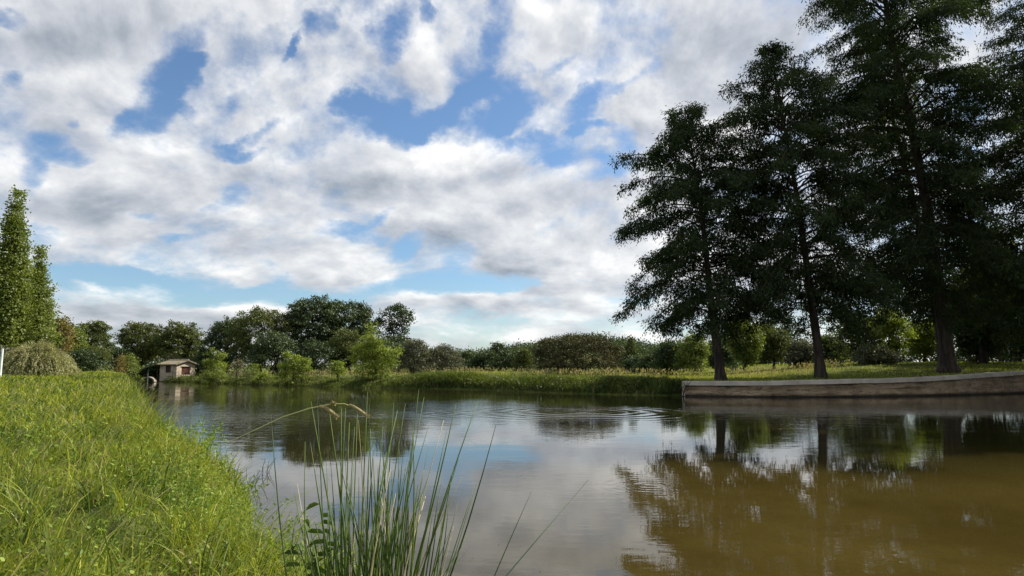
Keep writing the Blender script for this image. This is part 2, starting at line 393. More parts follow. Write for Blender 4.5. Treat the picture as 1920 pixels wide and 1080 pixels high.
class MB:
    """collects boxes and tubes into one mesh"""
    def __init__(s): s.v = []; s.f = []
    def add(s, vs, fs):
        k = len(s.v); s.v += [tuple(map(float, q)) for q in vs]; s.f += [tuple(i + k for i in q) for q in fs]
    def box(s, o_, ax, ay, az):
        """box from corner o_ along three edge vectors"""
        o_, ax, ay, az = map(Vector, (o_, ax, ay, az))
        vs = [o_, o_ + ax, o_ + ax + ay, o_ + ay]; vs += [q + az for q in vs]
        fs = [(0, 3, 2, 1), (4, 5, 6, 7), (0, 1, 5, 4), (1, 2, 6, 5), (2, 3, 7, 6), (3, 0, 4, 7)]
        if ax.cross(ay).dot(az) < 0: fs = [q[::-1] for q in fs]
        s.add(vs, fs)
    def tube(s, pts, rad, n=6, rough=0.0, seed=0):
        pts = [np.array(q, float) for q in pts]; rn = random.Random(seed)
        vs = []; up = np.array([0.13, 0.97, 0.2])
        for i, q in enumerate(pts):
            t_ = pts[min(i + 1, len(pts) - 1)] - pts[max(i - 1, 0)]; t_ = t_ / (np.linalg.norm(t_) + 1e-9)
            a = np.cross(t_, up); a /= np.linalg.norm(a) + 1e-9; b_ = np.cross(t_, a)
            for k in range(n):
                an = 2 * PI * k / n; r = rad[i] * (1 + rough * (rn.random() - 0.5))
                vs.append(q + a * math.cos(an) * r + b_ * math.sin(an) * r)
        fs = [(i * n + k, i * n + (k + 1) % n, (i + 1) * n + (k + 1) % n, (i + 1) * n + k) for i in range(len(pts) - 1) for k in range(n)]
        fs.append(tuple(range(n))[::-1]); fs.append(tuple((len(pts) - 1) * n + k for k in range(n)))
        s.add(vs, fs)
    def build(s, name, mat, parent=None, smooth=False, attr=None):
        me = bpy.data.meshes.new(name); me.from_pydata(s.v, [], s.f); me.update()
        if smooth: me.polygons.foreach_set('use_smooth', [True] * len(me.polygons))
        if attr is not None:
            for nm, a in attr.items():
                at_ = me.attributes.new(nm, 'FLOAT', 'FACE'); at_.data.foreach_set('value', np.asarray(a, dtype=np.float32))
        return link(name, me, mat, parent)

def unit(a): return a / (np.linalg.norm(a, axis=-1, keepdims=True) + 1e-9)

# ================================================================== terrain
POND = np.array([  # shoreline, metres (x right, y away from the camera)
    (0.35, 2.05), (-0.1, 2.5), (-0.38, 3.1), (-0.80, 3.6), (-1.25, 4.05), (-1.62, 4.5), (-2.0, 5.2), (-2.35, 6.4), (-2.85, 7.7), (-4.1, 9.0),
    (-6.5, 13.2), (-9.9, 19), (-14.2, 26.5), (-18.3, 34), (-23, 42), (-28.5, 51), (-35, 61), (-41, 70), (-55, 76), (-80, 80), (-120, 84),
    (-120, 93), (-80, 90), (-60, 88), (-48, 87), (-43.3, 83.0), (-39.4, 79.3), (-36, 79.5), (-34.5, 75), (-31.5, 73), (-26, 67), (-22, 64), (-16, 59.5), (-11.2, 55.5),
    (-7, 54.0), (-2.3, 51), (1.4, 46), (5.4, 42), (9.8, 39.6), (14.3, 38.2), (19.3, 38.6), (25.3, 40.5), (33.4, 44.5), (36, 45.5), (37.5, 41),
    (37, 34), (36, 20), (32, 6), (25, -1), (10, 1.2), (4, 1.65), (1.5, 1.75)], float)
def sdist(X, Y):
    """signed distance to the shoreline, positive on land"""
    X = np.asarray(X, float); Y = np.asarray(Y, float); sh = X.shape; X = X.ravel(); Y = Y.ravel()
    d = np.full(len(X), 1e9); inside = np.zeros(len(X), bool); n = len(POND)
    for i in range(n):
        ax, ay = POND[i]; bx, by = POND[(i + 1) % n]; ex, ey = bx - ax, by - ay
        tt = np.clip(((X - ax) * ex + (Y - ay) * ey) / (ex * ex + ey * ey), 0, 1)
        d = np.minimum(d, (X - ax - tt * ex) ** 2 + (Y - ay - tt * ey) ** 2)
        c = ((ay > Y) != (by > Y)) & (X < (bx - ax) * (Y - ay) / ((by - ay) if by != ay else 1e-9) + ax)
        inside ^= c
    return (np.sqrt(d) * np.where(inside, -1, 1)).reshape(sh)
def sm(a, b, x):
    t_ = np.clip((x - a) / (b - a), 0, 1); return t_ * t_ * (3 - 2 * t_)
def wavy(X, Y, s, seed=0.0):
    return (np.sin(X * s + 1.3 + seed) * np.cos(Y * s * 1.1 - 0.7 + seed * 2) + 0.5 * np.sin(X * s * 2.3 + Y * s * 1.7 + seed) + 0.3 * np.sin(X * s * 4.1 - Y * s * 3.3 + 2 * seed)) / 1.8
def height(X, Y, d=None):
    X = np.asarray(X, float); Y = np.asarray(Y, float)
    if d is None: d = sdist(X, Y)
    R_ = np.hypot(X, Y)
    left = 0.80 + 0.40 * sm(3, 26, R_) + 0.05 * sm(25, 60, R_)
    farb = 0.50 + 0.32 * sm(-14, -4, X) + (0.60 - 0.32 * sm(-14, -4, X)) * sm(1.5, 22, d) + 0.3 * sm(30, 120, d)
    quay = 0.84 + 0.11 * sm(12, 20, X) + 0.45 * sm(19, 36, X) + 0.055 * np.clip(d, 0, 12) * sm(16, 30, X)
    isfar = sm(-1.5, 1.5, Y - np.interp(X, [-120, -60, -41, -30, -8, 0], [88, 84, 76, 67, 45, 25]))      # beyond the pond
    wq = sm(8.5, 10.5, X) * (Y > 20)
    base = left * (1 - isfar) + farb * isfar
    base = base * (1 - wq) + quay * wq
    wd = 0.95 * (1 - isfar) + 2.2 * isfar; wd = wd * (1 - wq) + 0.25 * wq
    t_ = np.clip((d + 0.05 - 0.15 * wq) / wd, 0, 1)
    z = base * (1 - (1 - t_) ** 2.2)
    z = z + wavy(X, Y, 0.9) * 0.05 * t_ * (1 - wq) + wavy(X, Y, 3.1, 1.0) * 0.025 * t_ * (1 - wq)
    z = z + (wavy(X, Y, 7.0, 4.0) * 0.035 + wavy(X, Y, 13.0, 1.0) * 0.015) * t_ * (1 - wq) * (R_ < 14)
    # wooded rise far beyond and a gentle swell all round
    z = z + 9.0 * np.exp(-((X - 34) / 38.0) ** 2 - ((Y - 330) / 60.0) ** 2) + 2.5 * sm(150, 600, R_)
    z = np.where(d < 0.10 * wq, np.maximum(d * 0.35, -0.9) - 0.03, z)
    return z
ang = np.radians(np.concatenate([np.arange(-50, 50, 0.16), np.linspace(50, 310, 160)])); rr = np.concatenate([[0.0], np.geomspace(0.35, 32, 170), np.arange(32.15, 58, 0.17), np.geomspace(58.3, 3000, 90)])
A_, R2 = np.meshgrid(ang, rr)
TX = R2 * np.sin(A_); TY = R2 * np.cos(A_)
TZ = height(TX, TY)
me = grid_mesh('ground', np.stack([TX, TY, TZ], -1), len(ang), len(rr))
tag(link('ground', me, 'turf'), kind='structure')

# the pond surface follows the shoreline with a margin under the banks
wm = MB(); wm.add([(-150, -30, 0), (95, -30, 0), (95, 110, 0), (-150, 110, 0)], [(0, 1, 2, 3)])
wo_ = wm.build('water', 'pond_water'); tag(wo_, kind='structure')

# ================================================================== plants
def kites(C, Dr, L, Wd, rng, nrm=None):
    """leaf quads: centre base C, direction Dr, length, width"""
    n = len(C)
    if nrm is None: nrm = rng.normal(size=(n, 3))
    side = unit(np.cross(Dr, nrm)) * (Wd * 0.5)[:, None]
    mid = C + Dr * (L * 0.45)[:, None]
    return np.stack([C, mid + side, C + Dr * L[:, None], mid - side], 1)

def clumpy_tint(P, rng, s=0.9, amt=0.6):
    t_ = 0.5 + 0.35 * wavy(P[:, 0] + P[:, 2] * 0.7, P[:, 1] - P[:, 2] * 0.4, s, 3.0)
    return np.clip(t_ * amt + rng.random(len(P)) * (1 - amt) + rng.normal(size=len(P)) * 0.08, 0, 1)

def trunk_curve(base, top, lean=None, n=7, seed=0, amp=0.15):
    rn = random.Random(seed); pts = []
    for i in range(n):
        k = i / (n - 1)
        p = [base[j] + (top[j] - base[j]) * k for j in range(3)]
        if 0 < i < n - 1: p[0] += (rn.random() - .5) * amp; p[1] += (rn.random() - .5) * amp
        pts.append(p)
    return pts

def cypress(name, label, group, trunk, r0, prof, nb, seed, zlow, spray=0.21, dens=1.0, dead=0, flare=1.6):
    """trunk: world polyline from the root upward; prof: [(z, radius)] crown half width by height"""
    rng = np.random.default_rng(seed); rn = random.Random(seed); nb = int(nb * 1.5); dens *= 0.78
    base = trunk[0]; root = empty(name, base)
    tag(root, label, 'tree', group)
    T = np.array(trunk, float); B = np.array(base)
    zt = T[-1, 2]
    def tr(z):
        return np.array([np.interp(z, T[:, 2], T[:, 0]), np.interp(z, T[:, 2], T[:, 1]), z])
    # trunk with flared foot
    zs = [base[2] - 0.3, base[2] + 0.05, base[2] + 0.35, base[2] + 0.9] + list(np.linspace(base[2] + 2, zt, 16))
    rad = []
    for z in zs:
        k = (z - base[2]) / (zt - base[2])
        r = r0 * (1 - 0.93 * max(k, 0)) * (1 + (flare - 1) * math.exp(-max(z - base[2], 0) / 0.35)); rad.append(max(r, 0.03))
    tm = MB(); tm.tube([tr(z) - B for z in zs], rad, 14, rough=0.16, seed=seed)
    to = tm.build('trunk', 'bark', root, smooth=True)
    PZ = [p[0] for p in prof]; PR = [p[1] for p in prof]
    bm = MB(); C = []; Dd = []; Ls = []; Tn = []
    ztop = PZ[-1]
    for i in range(nb):
        k = (i + rn.random() * 0.8) / nb
        z0 = zlow + (ztop - zlow) * (k ** 0.92)
        az = i * 2.39996 + rn.uniform(-0.35, 0.35)
        kk = (z0 - zlow) / (ztop - zlow)
        rise = 0.02 + 0.80 * kk ** 1.4 + rn.uniform(-0.34, 0.34)
        Le = float(np.interp(z0, PZ, PR)); zc = z0 + (0.9 * rise - 0.25) * Le
        Lb = float(np.interp(zc, PZ, PR)) * rn.choice([0.45, 0.62, 0.78, 0.90, 0.98, 1.05]) 
        if Lb < 0.25: Lb = 0.25
        o_ = tr(min(z0, zt)); d0 = np.array([math.sin(az), math.cos(az), 0.0]); sd = np.array([math.cos(az), -math.sin(az), 0.0])
        m_ = 7; pts = []
        bend = rn.uniform(-0.12, 0.12)
        for j in range(m_):
            s_ = j / (m_ - 1)
            pts.append(o_ + d0 * Lb * s_ + sd * bend * Lb * s_ * s_ + np.array([0, 0, rise * Lb * s_ * 0.9 - 0.30 * Lb * s_ ** 2.4 + 0.05 * Lb * math.sin(s_ * 5)]))
        rb = 0.014 + 0.010 * Lb
        bm.tube([p - B for p in pts], [rb * (1 - 0.85 * j / (m_ - 1)) for j in range(m_)], 5, seed=i)
        pts = np.array(pts)
        ntw = max(4, int(Lb / 0.26))
        for j in range(ntw):
            s_ = 0.24 + 0.76 * ((j + rn.random()) / ntw) ** 0.85
            q = np.array([np.interp(s_, np.linspace(0, 1, m_), pts[:, c]) for c in range(3)])
            for sg in (-1, 1):
                lt = (0.32 + 0.26 * Lb * (1 - s_ * 0.72)) * rn.uniform(0.55, 1.15)
                an = rn.uniform(0.5, 1.1)
                dv = unit((d0 * math.cos(an) + sd * sg * math.sin(an) + np.array([0, 0, rn.uniform(-0.75, 0.50)]))[None])[0]
                npp = int(lt / 0.030 * dens) + 3
                u = rng.random(npp)
                cc = q + dv * (lt * u)[:, None] + np.array([0, 0, -1.0]) * (0.28 * lt * u ** 2)[:, None]
                cc = cc + rng.normal(size=(npp, 3)) * np.array([0.11, 0.11, 0.11]); cc[:, 2] -= rng.random(npp) * 0.22
                out = dv * 0.40 + rng.normal(size=(npp, 3)) * 0.42 + np.array([0, 0, -0.62])
                C.append(cc); Dd.append(unit(out)); Ls.append(spray * rng.uniform(0.6, 1.35, npp))
                if rn.random() < 0.55:      # a hanging spray below the twig
                    lh = rn.uniform(0.35, 0.95); u = rng.random(int(15 * dens)); h0 = q + dv * lt * rn.random()
                    cc = h0 + np.array([0, 0, -1.0]) * (lh * u)[:, None] + rng.normal(size=(len(u), 3)) * 0.075
                    C.append(cc); Dd.append(unit(rng.normal(size=(len(u), 3)) * 0.5 + np.array([0, 0, -0.8]))); Ls.append(spray * rng.uniform(0.6, 1.2, len(u)))
                if rn.random() < 0.3:
                    e = q + dv * lt - np.array([0, 0, 0.28 * lt])
                    bm.tube([q - B, (q + dv * lt * 0.55 - np.array([0, 0, 0.07 * lt])) - B, e - B], [0.012, 0.009, 0.004], 3)
        # a hanging tuft at the tip
        npp = int(26 * dens)
        cc = pts[-1] + rng.normal(size=(npp, 3)) * np.array([0.22, 0.22, 0.14]); C.append(cc)
        Dd.append(unit(d0 * 0.5 + rng.normal(size=(npp, 3)) * 0.6 + np.array([0, 0, -0.25]))); Ls.append(spray * rng.uniform(0.6, 1.2, npp))
    for i in range(dead):        # bare twigs in the lower crown
        z0 = zlow - 0.8 + rn.random() * 5; az = rn.uniform(0, 2 * PI); L_ = rn.uniform(1.0, 3.0)
        o_ = tr(z0); d0 = np.array([math.sin(az), math.cos(az), 0])
        bm.tube([o_ - B, o_ + d0 * L_ * 0.5 + np.array([0, 0, -0.05]) - B, o_ + d0 * L_ + np.array([0, 0, -0.35 * L_]) - B], [0.03, 0.02, 0.006], 4)
    bm.build('branches', 'bark', root)
    C = np.concatenate(C); Dd = np.concatenate(Dd); Ls = np.concatenate(Ls)
    V = kites(C - B, Dd, Ls, Ls * 0.30, rng)
    me = arr_mesh('crown', V.reshape(-1, 3), 4, tint=clumpy_tint(C, rng, 0.8, 0.5))
    link('crown', me, 'cypress_needles', root)
    return root

def crown_points(lobes, nclump, per, rng, sig, fill=0.25, low=0.35):
    """leaf centres gathered in clumps over ellipsoid lobes (cx,cy,cz,rx,ry,rz)"""
    Lb = np.array(lobes, float); wgt = (Lb[:, 3] * Lb[:, 5]) ** 1.0; wgt /= wgt.sum()
    li = rng.choice(len(Lb), nclump, p=wgt)
    d = unit(rng.normal(size=(nclump, 3))); d[:, 2] = np.where((d[:, 2] < 0) & (rng.random(nclump) > low), -d[:, 2] * 0.6, d[:, 2]); d = unit(d)
    inner = rng.random(nclump) < fill
    r = np.where(inner, rng.uniform(0.3, 0.8, nclump), rng.uniform(0.80, 1.04, nclump))
    cc = Lb[li, :3] + d * Lb[li, 3:6] * r[:, None]
    pc = np.repeat(cc, per, axis=0)
    s = np.repeat(rng.uniform(0.6, 1.3, nclump), per)[:, None]
    off = np.clip(rng.normal(size=pc.shape), -1.7, 1.7) * np.array([sig, sig, sig * 0.6]) * s
    tl_ = 0.5 * rng.random(len(Lb))[li] + 0.22 * rng.random(nclump)
    return pc + off, np.repeat(d, per, axis=0), cc, np.clip(np.repeat(tl_, per) * 0.95 + 0.33 * rng.random(len(pc)), 0, 1)

def auto_lobes(w, h, rng, n=12, z0=0.0, bump=0.34, depth=0.85, shape='round'):
    """lobes filling a crown w wide and h high, base at z0"""
    L = [(0, 0, z0 + h * 0.50, w * 0.36, w * 0.36 * depth, h * 0.40)] if shape != 'column' else [(0, 0, z0 + h * .42, w * .26, w * .26, h * .42)]
    for i in range(n):
        a = i * 2.39996; k = (i + 0.5) / n
        if shape == 'round': zc = z0 + h * (0.20 + 0.62 * k); rad = w * 0.5 * math.sin(PI * (0.16 + 0.68 * k)) ** 0.8
        elif shape == 'cone': zc = z0 + h * (0.10 + 0.84 * k); rad = w * 0.5 * (1 - k) ** 0.8
        elif shape == 'dome': zc = z0 + h * (0.10 + 0.68 * k); rad = w * 0.5 * math.cos(PI / 2 * min(k * 0.9, 1)) ** 0.6
        else: zc = z0 + h * (0.06 + 0.90 * k); rad = w * 0.5 * (min(1, (1 - k) * 1.5)) ** 0.9
        br = w * bump * 0.5 * rng.uniform(0.75, 1.25)
        if shape == 'column':
            br = w * 0.17 * (0.30 + 0.70 * min(1, (1 - k) * 1.5)); L.append((math.sin(a) * max(rad - br, 0), math.cos(a) * max(rad - br, 0), min(zc, z0 + h - br * 1.6), br, br, br * 1.9)); continue
        rad = max(rad - br * 0.8, 0)
        L.append((math.sin(a) * rad, math.cos(a) * rad * depth, min(zc, z0 + h - br * 0.7), br, br, br * 0.85))
    return L

def leafy(name, label, cat, px0, px1, ytop, Y, mat, seed, n=9000, leaf=0.2, shape='round', lobes=None, nl=12, gap=0.0, per=45, sig=0.30,
          trunk=0.16, group=None, bump=0.36, fill=0.25, depth=0.85, elong=1.4, hang=0.0, upright=0.0, limbs=6, bark='bark', low=0.35, zoff=0.0, whips=0):
    """a tree or bush seen between two photo columns with its top at ytop, standing Y metres away"""
    rng = np.random.default_rng(seed); rn = random.Random(seed)
    xa = at(px0, 690, Y)[0]; xb = at(px1, 690, Y)[0]; zt = at((px0 + px1) / 2, ytop, Y)[2]
    xc = (xa + xb) / 2; w = abs(xb - xa)
    zb = float(height(np.array([xc]), np.array([Y]))[0]) + zoff; h = zt - zb
    root = empty(name, (xc, Y, zb)); tag(root, label, cat, group)
    g0 = gap * h
    if lobes is None: L = auto_lobes(w, h - g0, rng, nl, g0, bump, depth, shape)
    else: L = [(a * w / 2, b_ * w / 2 * depth, c * h, r1 * w / 2, r1 * w / 2 * depth, r2 * h) for (a, b_, c, r1, r2) in lobes]
    ncl = max(6, n // per)
    P_, N_, cc, tn_ = crown_points(L, ncl, per, rng, sig, fill, low)
    P_[:, 2] *= h / np.percentile(P_[:, 2], 99.3); P_[:, 0] *= (w / 2) / np.percentile(np.abs(P_[:, 0]), 98.5)
    P_[:, 2] = np.maximum(P_[:, 2], 0.03)
    Dn = N_ * 0.5 + rng.normal(size=P_.shape) * 0.7
    Dn[:, 2] += upright - hang
    Ls = leaf * rng.uniform(0.6, 1.35, len(P_))
    V = kites(P_, unit(Dn), Ls, Ls / elong, rng, nrm=(N_ + np.array([0, 0, 0.5]) + rng.normal(size=P_.shape) * 0.7))
    me = arr_mesh('crown', V.reshape(-1, 3), 4, tint=tn_)
    tm = MB()
    topz = h * (0.80 if shape in ('cone', 'column') else 0.55)
    st = trunk_curve((0, 0, -0.15), (rn.uniform(-.1, .1) * w * 0.3, 0, topz), n=6, seed=seed, amp=0.06 * w)
    tm.tube(st, [trunk * (1.25 - 0.95 * i / 5) for i in range(6)], 8, rough=0.15, seed=seed)
    for i in range(limbs):
        c = cc[rn.randrange(len(cc))]; s_ = st[min(4, 1 + rn.randrange(3))]
        mid = [(s_[j] + c[j]) / 2 + (0.05 * w * rn.uniform(-1, 1) if j < 2 else 0.02 * h) for j in range(3)]
        tm.tube([s_, mid, list(c)], [trunk * 0.5, trunk * 0.33, trunk * 0.10], 5)
    tm.build('trunk', bark, root, smooth=True)
    link('crown', me, mat, root)
    return root

# ================================================================== quay wall on the right
qp = np.array([(9.8, 39.6), (14.3, 38.2), (19.3, 38.6), (25.3, 40.5), (33.4, 44.5), (36, 45.5)], float)
def curve_sample(pts, step):
    """Catmull-Rom through pts"""
    out = []
    for i in range(len(pts) - 1):
        p0 = pts[max(i - 1, 0)]; p1 = pts[i]; p2 = pts[i + 1]; p3 = pts[min(i + 2, len(pts) - 1)]
        n = max(2, int(np.linalg.norm(p2 - p1) / step))
        for k in range(n):
            u = k / n
            out.append(0.5 * ((2 * p1) + (-p0 + p2) * u + (2 * p0 - 5 * p1 + 4 * p2 - p3) * u * u + (-p0 + 3 * p1 - 3 * p2 + p3) * u ** 3))
    out.append(pts[-1]); return np.array(out)
qc = curve_sample(qp, 0.12)
tg = unit(np.gradient(qc, axis=0)); nrm2 = np.stack([tg[:, 1], -tg[:, 0]], -1)      # towards the water
qtop = 0.86 + 0.13 * sm(12, 20, qc[:, 0]) + 0.45 * sm(19, 36, qc[:, 0])
root = empty('quay_wall', (qc[0, 0], qc[0, 1], 0)); tag(root, 'long low stained concrete quay wall along the water under the big dark trees', 'wall')
B0 = np.array([qc[0, 0], qc[0, 1], 0])
rng = np.random.default_rng(5)
# face: rough layers below the coping, undercut near the water
nf_ = 26; rows = []
def smooth_noise(rows_, cols, kr, kc, amp):
    g = rng.normal(size=(rows_ + 2 * kr, cols + 2 * kc))
    g = np.apply_along_axis(lambda v: np.convolve(v, np.ones(2 * kc + 1) / (2 * kc + 1), 'valid'), 1, g)
    g = np.apply_along_axis(lambda v: np.convolve(v, np.ones(2 * kr + 1) / (2 * kr + 1), 'valid'), 0, g)
    return g / g.std() * amp
WN = smooth_noise(nf_, len(qc), 2, 7, 0.016) + smooth_noise(nf_, len(qc), 1, 2, 0.010) + smooth_noise(nf_, len(qc), 4, 5, 0.018)
for j in range(nf_):
    k = j / (nf_ - 1); z = -0.35 + (qtop - 0.24 + 0.35) * k
    s_ = np.arange(len(qc)) * 0.12
    off = 0.06 + 0.11 * (1 - sm(0.20, 0.34, z)) + WN[j] + rng.normal(size=len(qc)) * 0.006
    rel_ = z / (qtop - 0.24)
    crack = np.exp(-((rel_ - 0.90 - 0.03 * np.sin(s_ * 0.8)) / 0.05) ** 2) * np.clip(0.3 + np.sin(s_ * 0.9) + 0.7 * np.sin(s_ * 2.3 + 1), 0, 1)
    crack2 = np.exp(-((rel_ - 0.55 - 0.05 * np.sin(s_ * 0.31 + 2)) / 0.04) ** 2) * np.clip(np.sin(s_ * 0.5 + 2) + 0.5 * np.sin(s_ * 3.1), 0, 1)
    off = off - 0.17 * crack - 0.11 * crack2 - 0.07 * np.exp(-((z - 0.03) / 0.07) ** 2)
    rows.append(np.stack([qc[:, 0] + nrm2[:, 0] * off, qc[:, 1] + nrm2[:, 1] * off, z], -1) - B0)
rows.append(np.stack([qc[:, 0] - nrm2[:, 0] * 0.44, qc[:, 1] - nrm2[:, 1] * 0.44, qtop - 0.24], -1) - B0)
link('wall_face', grid_mesh('wall_face', np.array(rows), len(qc), nf_ + 1), 'quay_concrete', root)
# coping: smooth cast band
prof_ = [(-0.46, -0.25), (0.17, -0.25), (0.205, -0.235), (0.21, -0.03), (0.19, 0.0), (-0.46, 0.004), (-0.46, -0.25)]
rows = []
for (o_, dz_) in prof_:
    jit = 0.006 * np.sin(np.arange(len(qc)) * 0.12 * 1.9 + o_ * 9) + rng.normal(size=len(qc)) * 0.002
    rows.append(np.stack([qc[:, 0] + nrm2[:, 0] * (o_ + jit), qc[:, 1] + nrm2[:, 1] * (o_ + jit), qtop + dz_ + jit], -1) - B0)
link('coping', grid_mesh('coping', np.array(rows), len(qc), len(prof_), smooth=False), 'coping_concrete', root)
# square end of the wall where the grass bank begins
e = MB(); c0 = qc[0]; t0 = tg[0]; n0 = nrm2[0]
e.box((c0[0] - t0[0] * 0.03 - n0[0] * 0.3 - B0[0], c0[1] - t0[1] * 0.03 - n0[1] * 0.3 - B0[1], -0.4), (t0[0] * 0.16, t0[1] * 0.16, 0), (n0[0] * 0.53, n0[1] * 0.53, 0), (0, 0, 1.235))
e.build('wall_end', 'coping_concrete', root)
# driftwood caught against the wall end
dr = MB()
p0 = np.array([c0[0] - 0.15, c0[1] - 0.55, 0.0])
dr.tube([(0, 0, -0.15), (0.05, 0, 0.15), (0.15, 0.0, 0.42), (0.42, 0.0, 0.62)], [0.05, 0.045, 0.035, 0.012], 6, rough=0.4, seed=3)
dr.tube([(0.05, 0, 0.2), (-0.02, 0.05, 0.42), (0.10, 0.06, 0.60)], [0.035, 0.022, 0.01], 5, rough=0.4, seed=4)
dr.tube([(-0.05, 0, 0.02), (0.25, 0, -0.02), (0.55, -0.03, 0.05)], [0.035, 0.03, 0.012], 5, rough=0.4, seed=5)
o = dr.build('drift_branch', 'bark'); o.location = p0; tag(o, 'dark forked branch caught in the water against the end of the quay wall', 'branch')

# ================================================================== hut by the water
P0 = at(330.7, 700, 80.0); hx, hy = P0[0], P0[1]
av = np.array([math.cos(math.radians(66)), math.sin(math.radians(66)), 0]); bv = np.array([-av[1], av[0], 0])   # along the gable wall / back along the side
root = empty('boat_hut', (hx, hy, 0)); tag(root, 'small pale rendered hut with low tiled gable roof standing at the water edge', 'hut')
W_, L_, E_, R_ = 2.55, 2.75, 2.10, 2.47
zf = 0.10
Z = np.array([0, 0, 1.0])
def P3(a, b, z): return av * a + bv * b + Z * z
def wall_with_hole(mb, o_, ax, w, h, th_dir, th, hole):
    """wall panel w x h with a rectangular hole (x0,x1,z0,z1), thickness th along th_dir"""
    x0, x1, z0, z1 = hole
    for (a0, a1, b0, b1) in ((0, x0, 0, h), (x1, w, 0, h), (x0, x1, 0, z0), (x0, x1, z1, h)):
        if a1 > a0 and b1 > b0: mb.box(o_ + ax * a0 + Z * b0, ax * (a1 - a0), th_dir * th, Z * (b1 - b0))
g_ = MB()
wall_with_hole(g_, P3(0, 0, zf), av, W_, E_ - zf, bv, 0.2, (0.68, 1.88, 0.72, 1.62))
g_.add([P3(0, 0, E_), P3(W_, 0, E_), P3(W_ * 0.53, 0, R_), P3(0, 0.2, E_), P3(W_, 0.2, E_), P3(W_ * 0.53, 0.2, R_)], [(0, 1, 2), (5, 4, 3), (0, 2, 5, 3), (1, 4, 5, 2)])
g_.build('gable_wall', 'render_pink', root)
s1 = MB(); wall_with_hole(s1, P3(0.0, 0.2, zf), bv, L_ - 0.2, E_ - zf, av, 0.2, (0.75, 1.60, 0.95, 1.78)); s1.build('side_wall', 'render_pink', root)
s2 = MB(); s2.box(P3(W_ - 0.2, 0.2, zf), bv * (L_ - 0.2), av * 0.2, Z * (E_ - zf)); s2.build('side_wall', 'render_pink', root)
s3 = MB(); s3.box(P3(0.2, L_ - 0.2, zf), av * (W_ - 0.4), bv * 0.2, Z * (E_ - zf)); s3.build('back_wall', 'render_pink', root)
s4 = MB(); s4.box(P3(-0.05, -0.05, -0.6), av * (W_ + 0.1), bv * (L_ + 0.1), Z * (0.6 + zf - 0.003)); s4.build('plinth', 'dark_timber', root)
# shutters in the gable opening
sh = MB()
for k in range(8): sh.box(P3(0.69 + k * 0.15, 0.07, zf + 0.73), av * 0.135, bv * 0.04, Z * (0.90 - 0.02 * (k % 3)))
fr_ = sh.build('shutter', 'red_timber', root)
sl = MB(); sl.box(P3(0.58, -0.07, zf + 1.62), av * 1.40, bv * 0.1, Z * 0.07); sl.build('lintel', 'dark_timber', root)
w1 = MB()
for (b0, b1, z0, z1) in ((0.95, 1.0, 1.05, 1.88), (1.75, 1.8, 1.05, 1.88), (1.0, 1.75, 1.05, 1.10), (1.0, 1.75, 1.83, 1.88)):
    w1.box(P3(0.05, b0, z0), bv * (b1 - b0), av * 0.06, Z * (z1 - z0))
wf_ = w1.build('window_frame', 'dark_timber', root)
pn = MB(); pn.box(P3(0.10, 1.0, 1.10), bv * 0.75, av * 0.02, Z * 0.73); pn.build('pane', 'dark_timber', wf_)
rf = MB()
for sg, x0, x1 in ((0, -0.35, W_ * 0.53), (1, W_ * 0.53, W_ + 0.32)):
    ns = 34
    for k in range(ns):      # rows of curved tiles along the ridge direction
        b0 = -0.30 + (L_ + 0.6) * k / ns; b1 = (L_ + 0.6) / ns
        za = R_ + 0.01 - (W_ * 0.53 - x0) * (R_ - E_) / (W_ * 0.53) if sg == 0 else R_ + 0.03
        zb_ = R_ + 0.03 if sg == 0 else R_ + 0.03 - (x1 - W_ * 0.53) * (R_ - E_) / (W_ * 0.47)
        rr_ = 0.05
        p = [P3(x0, b0, za), P3(x1, b0, zb_), P3(x0, b0 + b1 * 0.5, za + rr_), P3(x1, b0 + b1 * 0.5, zb_ + rr_), P3(x0, b0 + b1, za), P3(x1, b0 + b1, zb_)]
        q_ = [v - Z * 0.06 for v in p]
        rf.add(p + q_, [(0, 1, 3, 2), (2, 3, 5, 4), (6, 8, 9, 7), (8, 10, 11, 9), (0, 2, 8, 6), (2, 4, 10, 8), (1, 7, 9, 3), (3, 9, 11, 5), (0, 6, 7, 1), (4, 5, 11, 10)])
ro = rf.build('roof', 'roof_tile', root)
fi = MB(); fi.tube([P3(W_ * 0.53, -0.32, R_ + 0.09), P3(W_ * 0.53, L_ + 0.25, R_ + 0.09)], [0.09, 0.09], 8); fi.build('ridge_tile', 'pale_stone', ro)
ev = MB()
ev.box(P3(-0.33, -0.28, E_ - 0.19), bv * (L_ + 0.55), av * 0.07, Z * 0.09)
ev.build('eaves_board', 'dark_timber', root)
for (a0, z0, a1, z1) in ((-0.33, E_ - 0.17, W_ * 0.53, R_ - 0.05), (W_ * 0.53, R_ - 0.05, W_ + 0.30, E_ - 0.17)):
    bg_ = MB(); bg_.tube([P3(a0, -0.24, z0), P3(a1, -0.24, z1)], [0.07, 0.07], 4); bg_.build('barge_board', 'dark_timber', root)
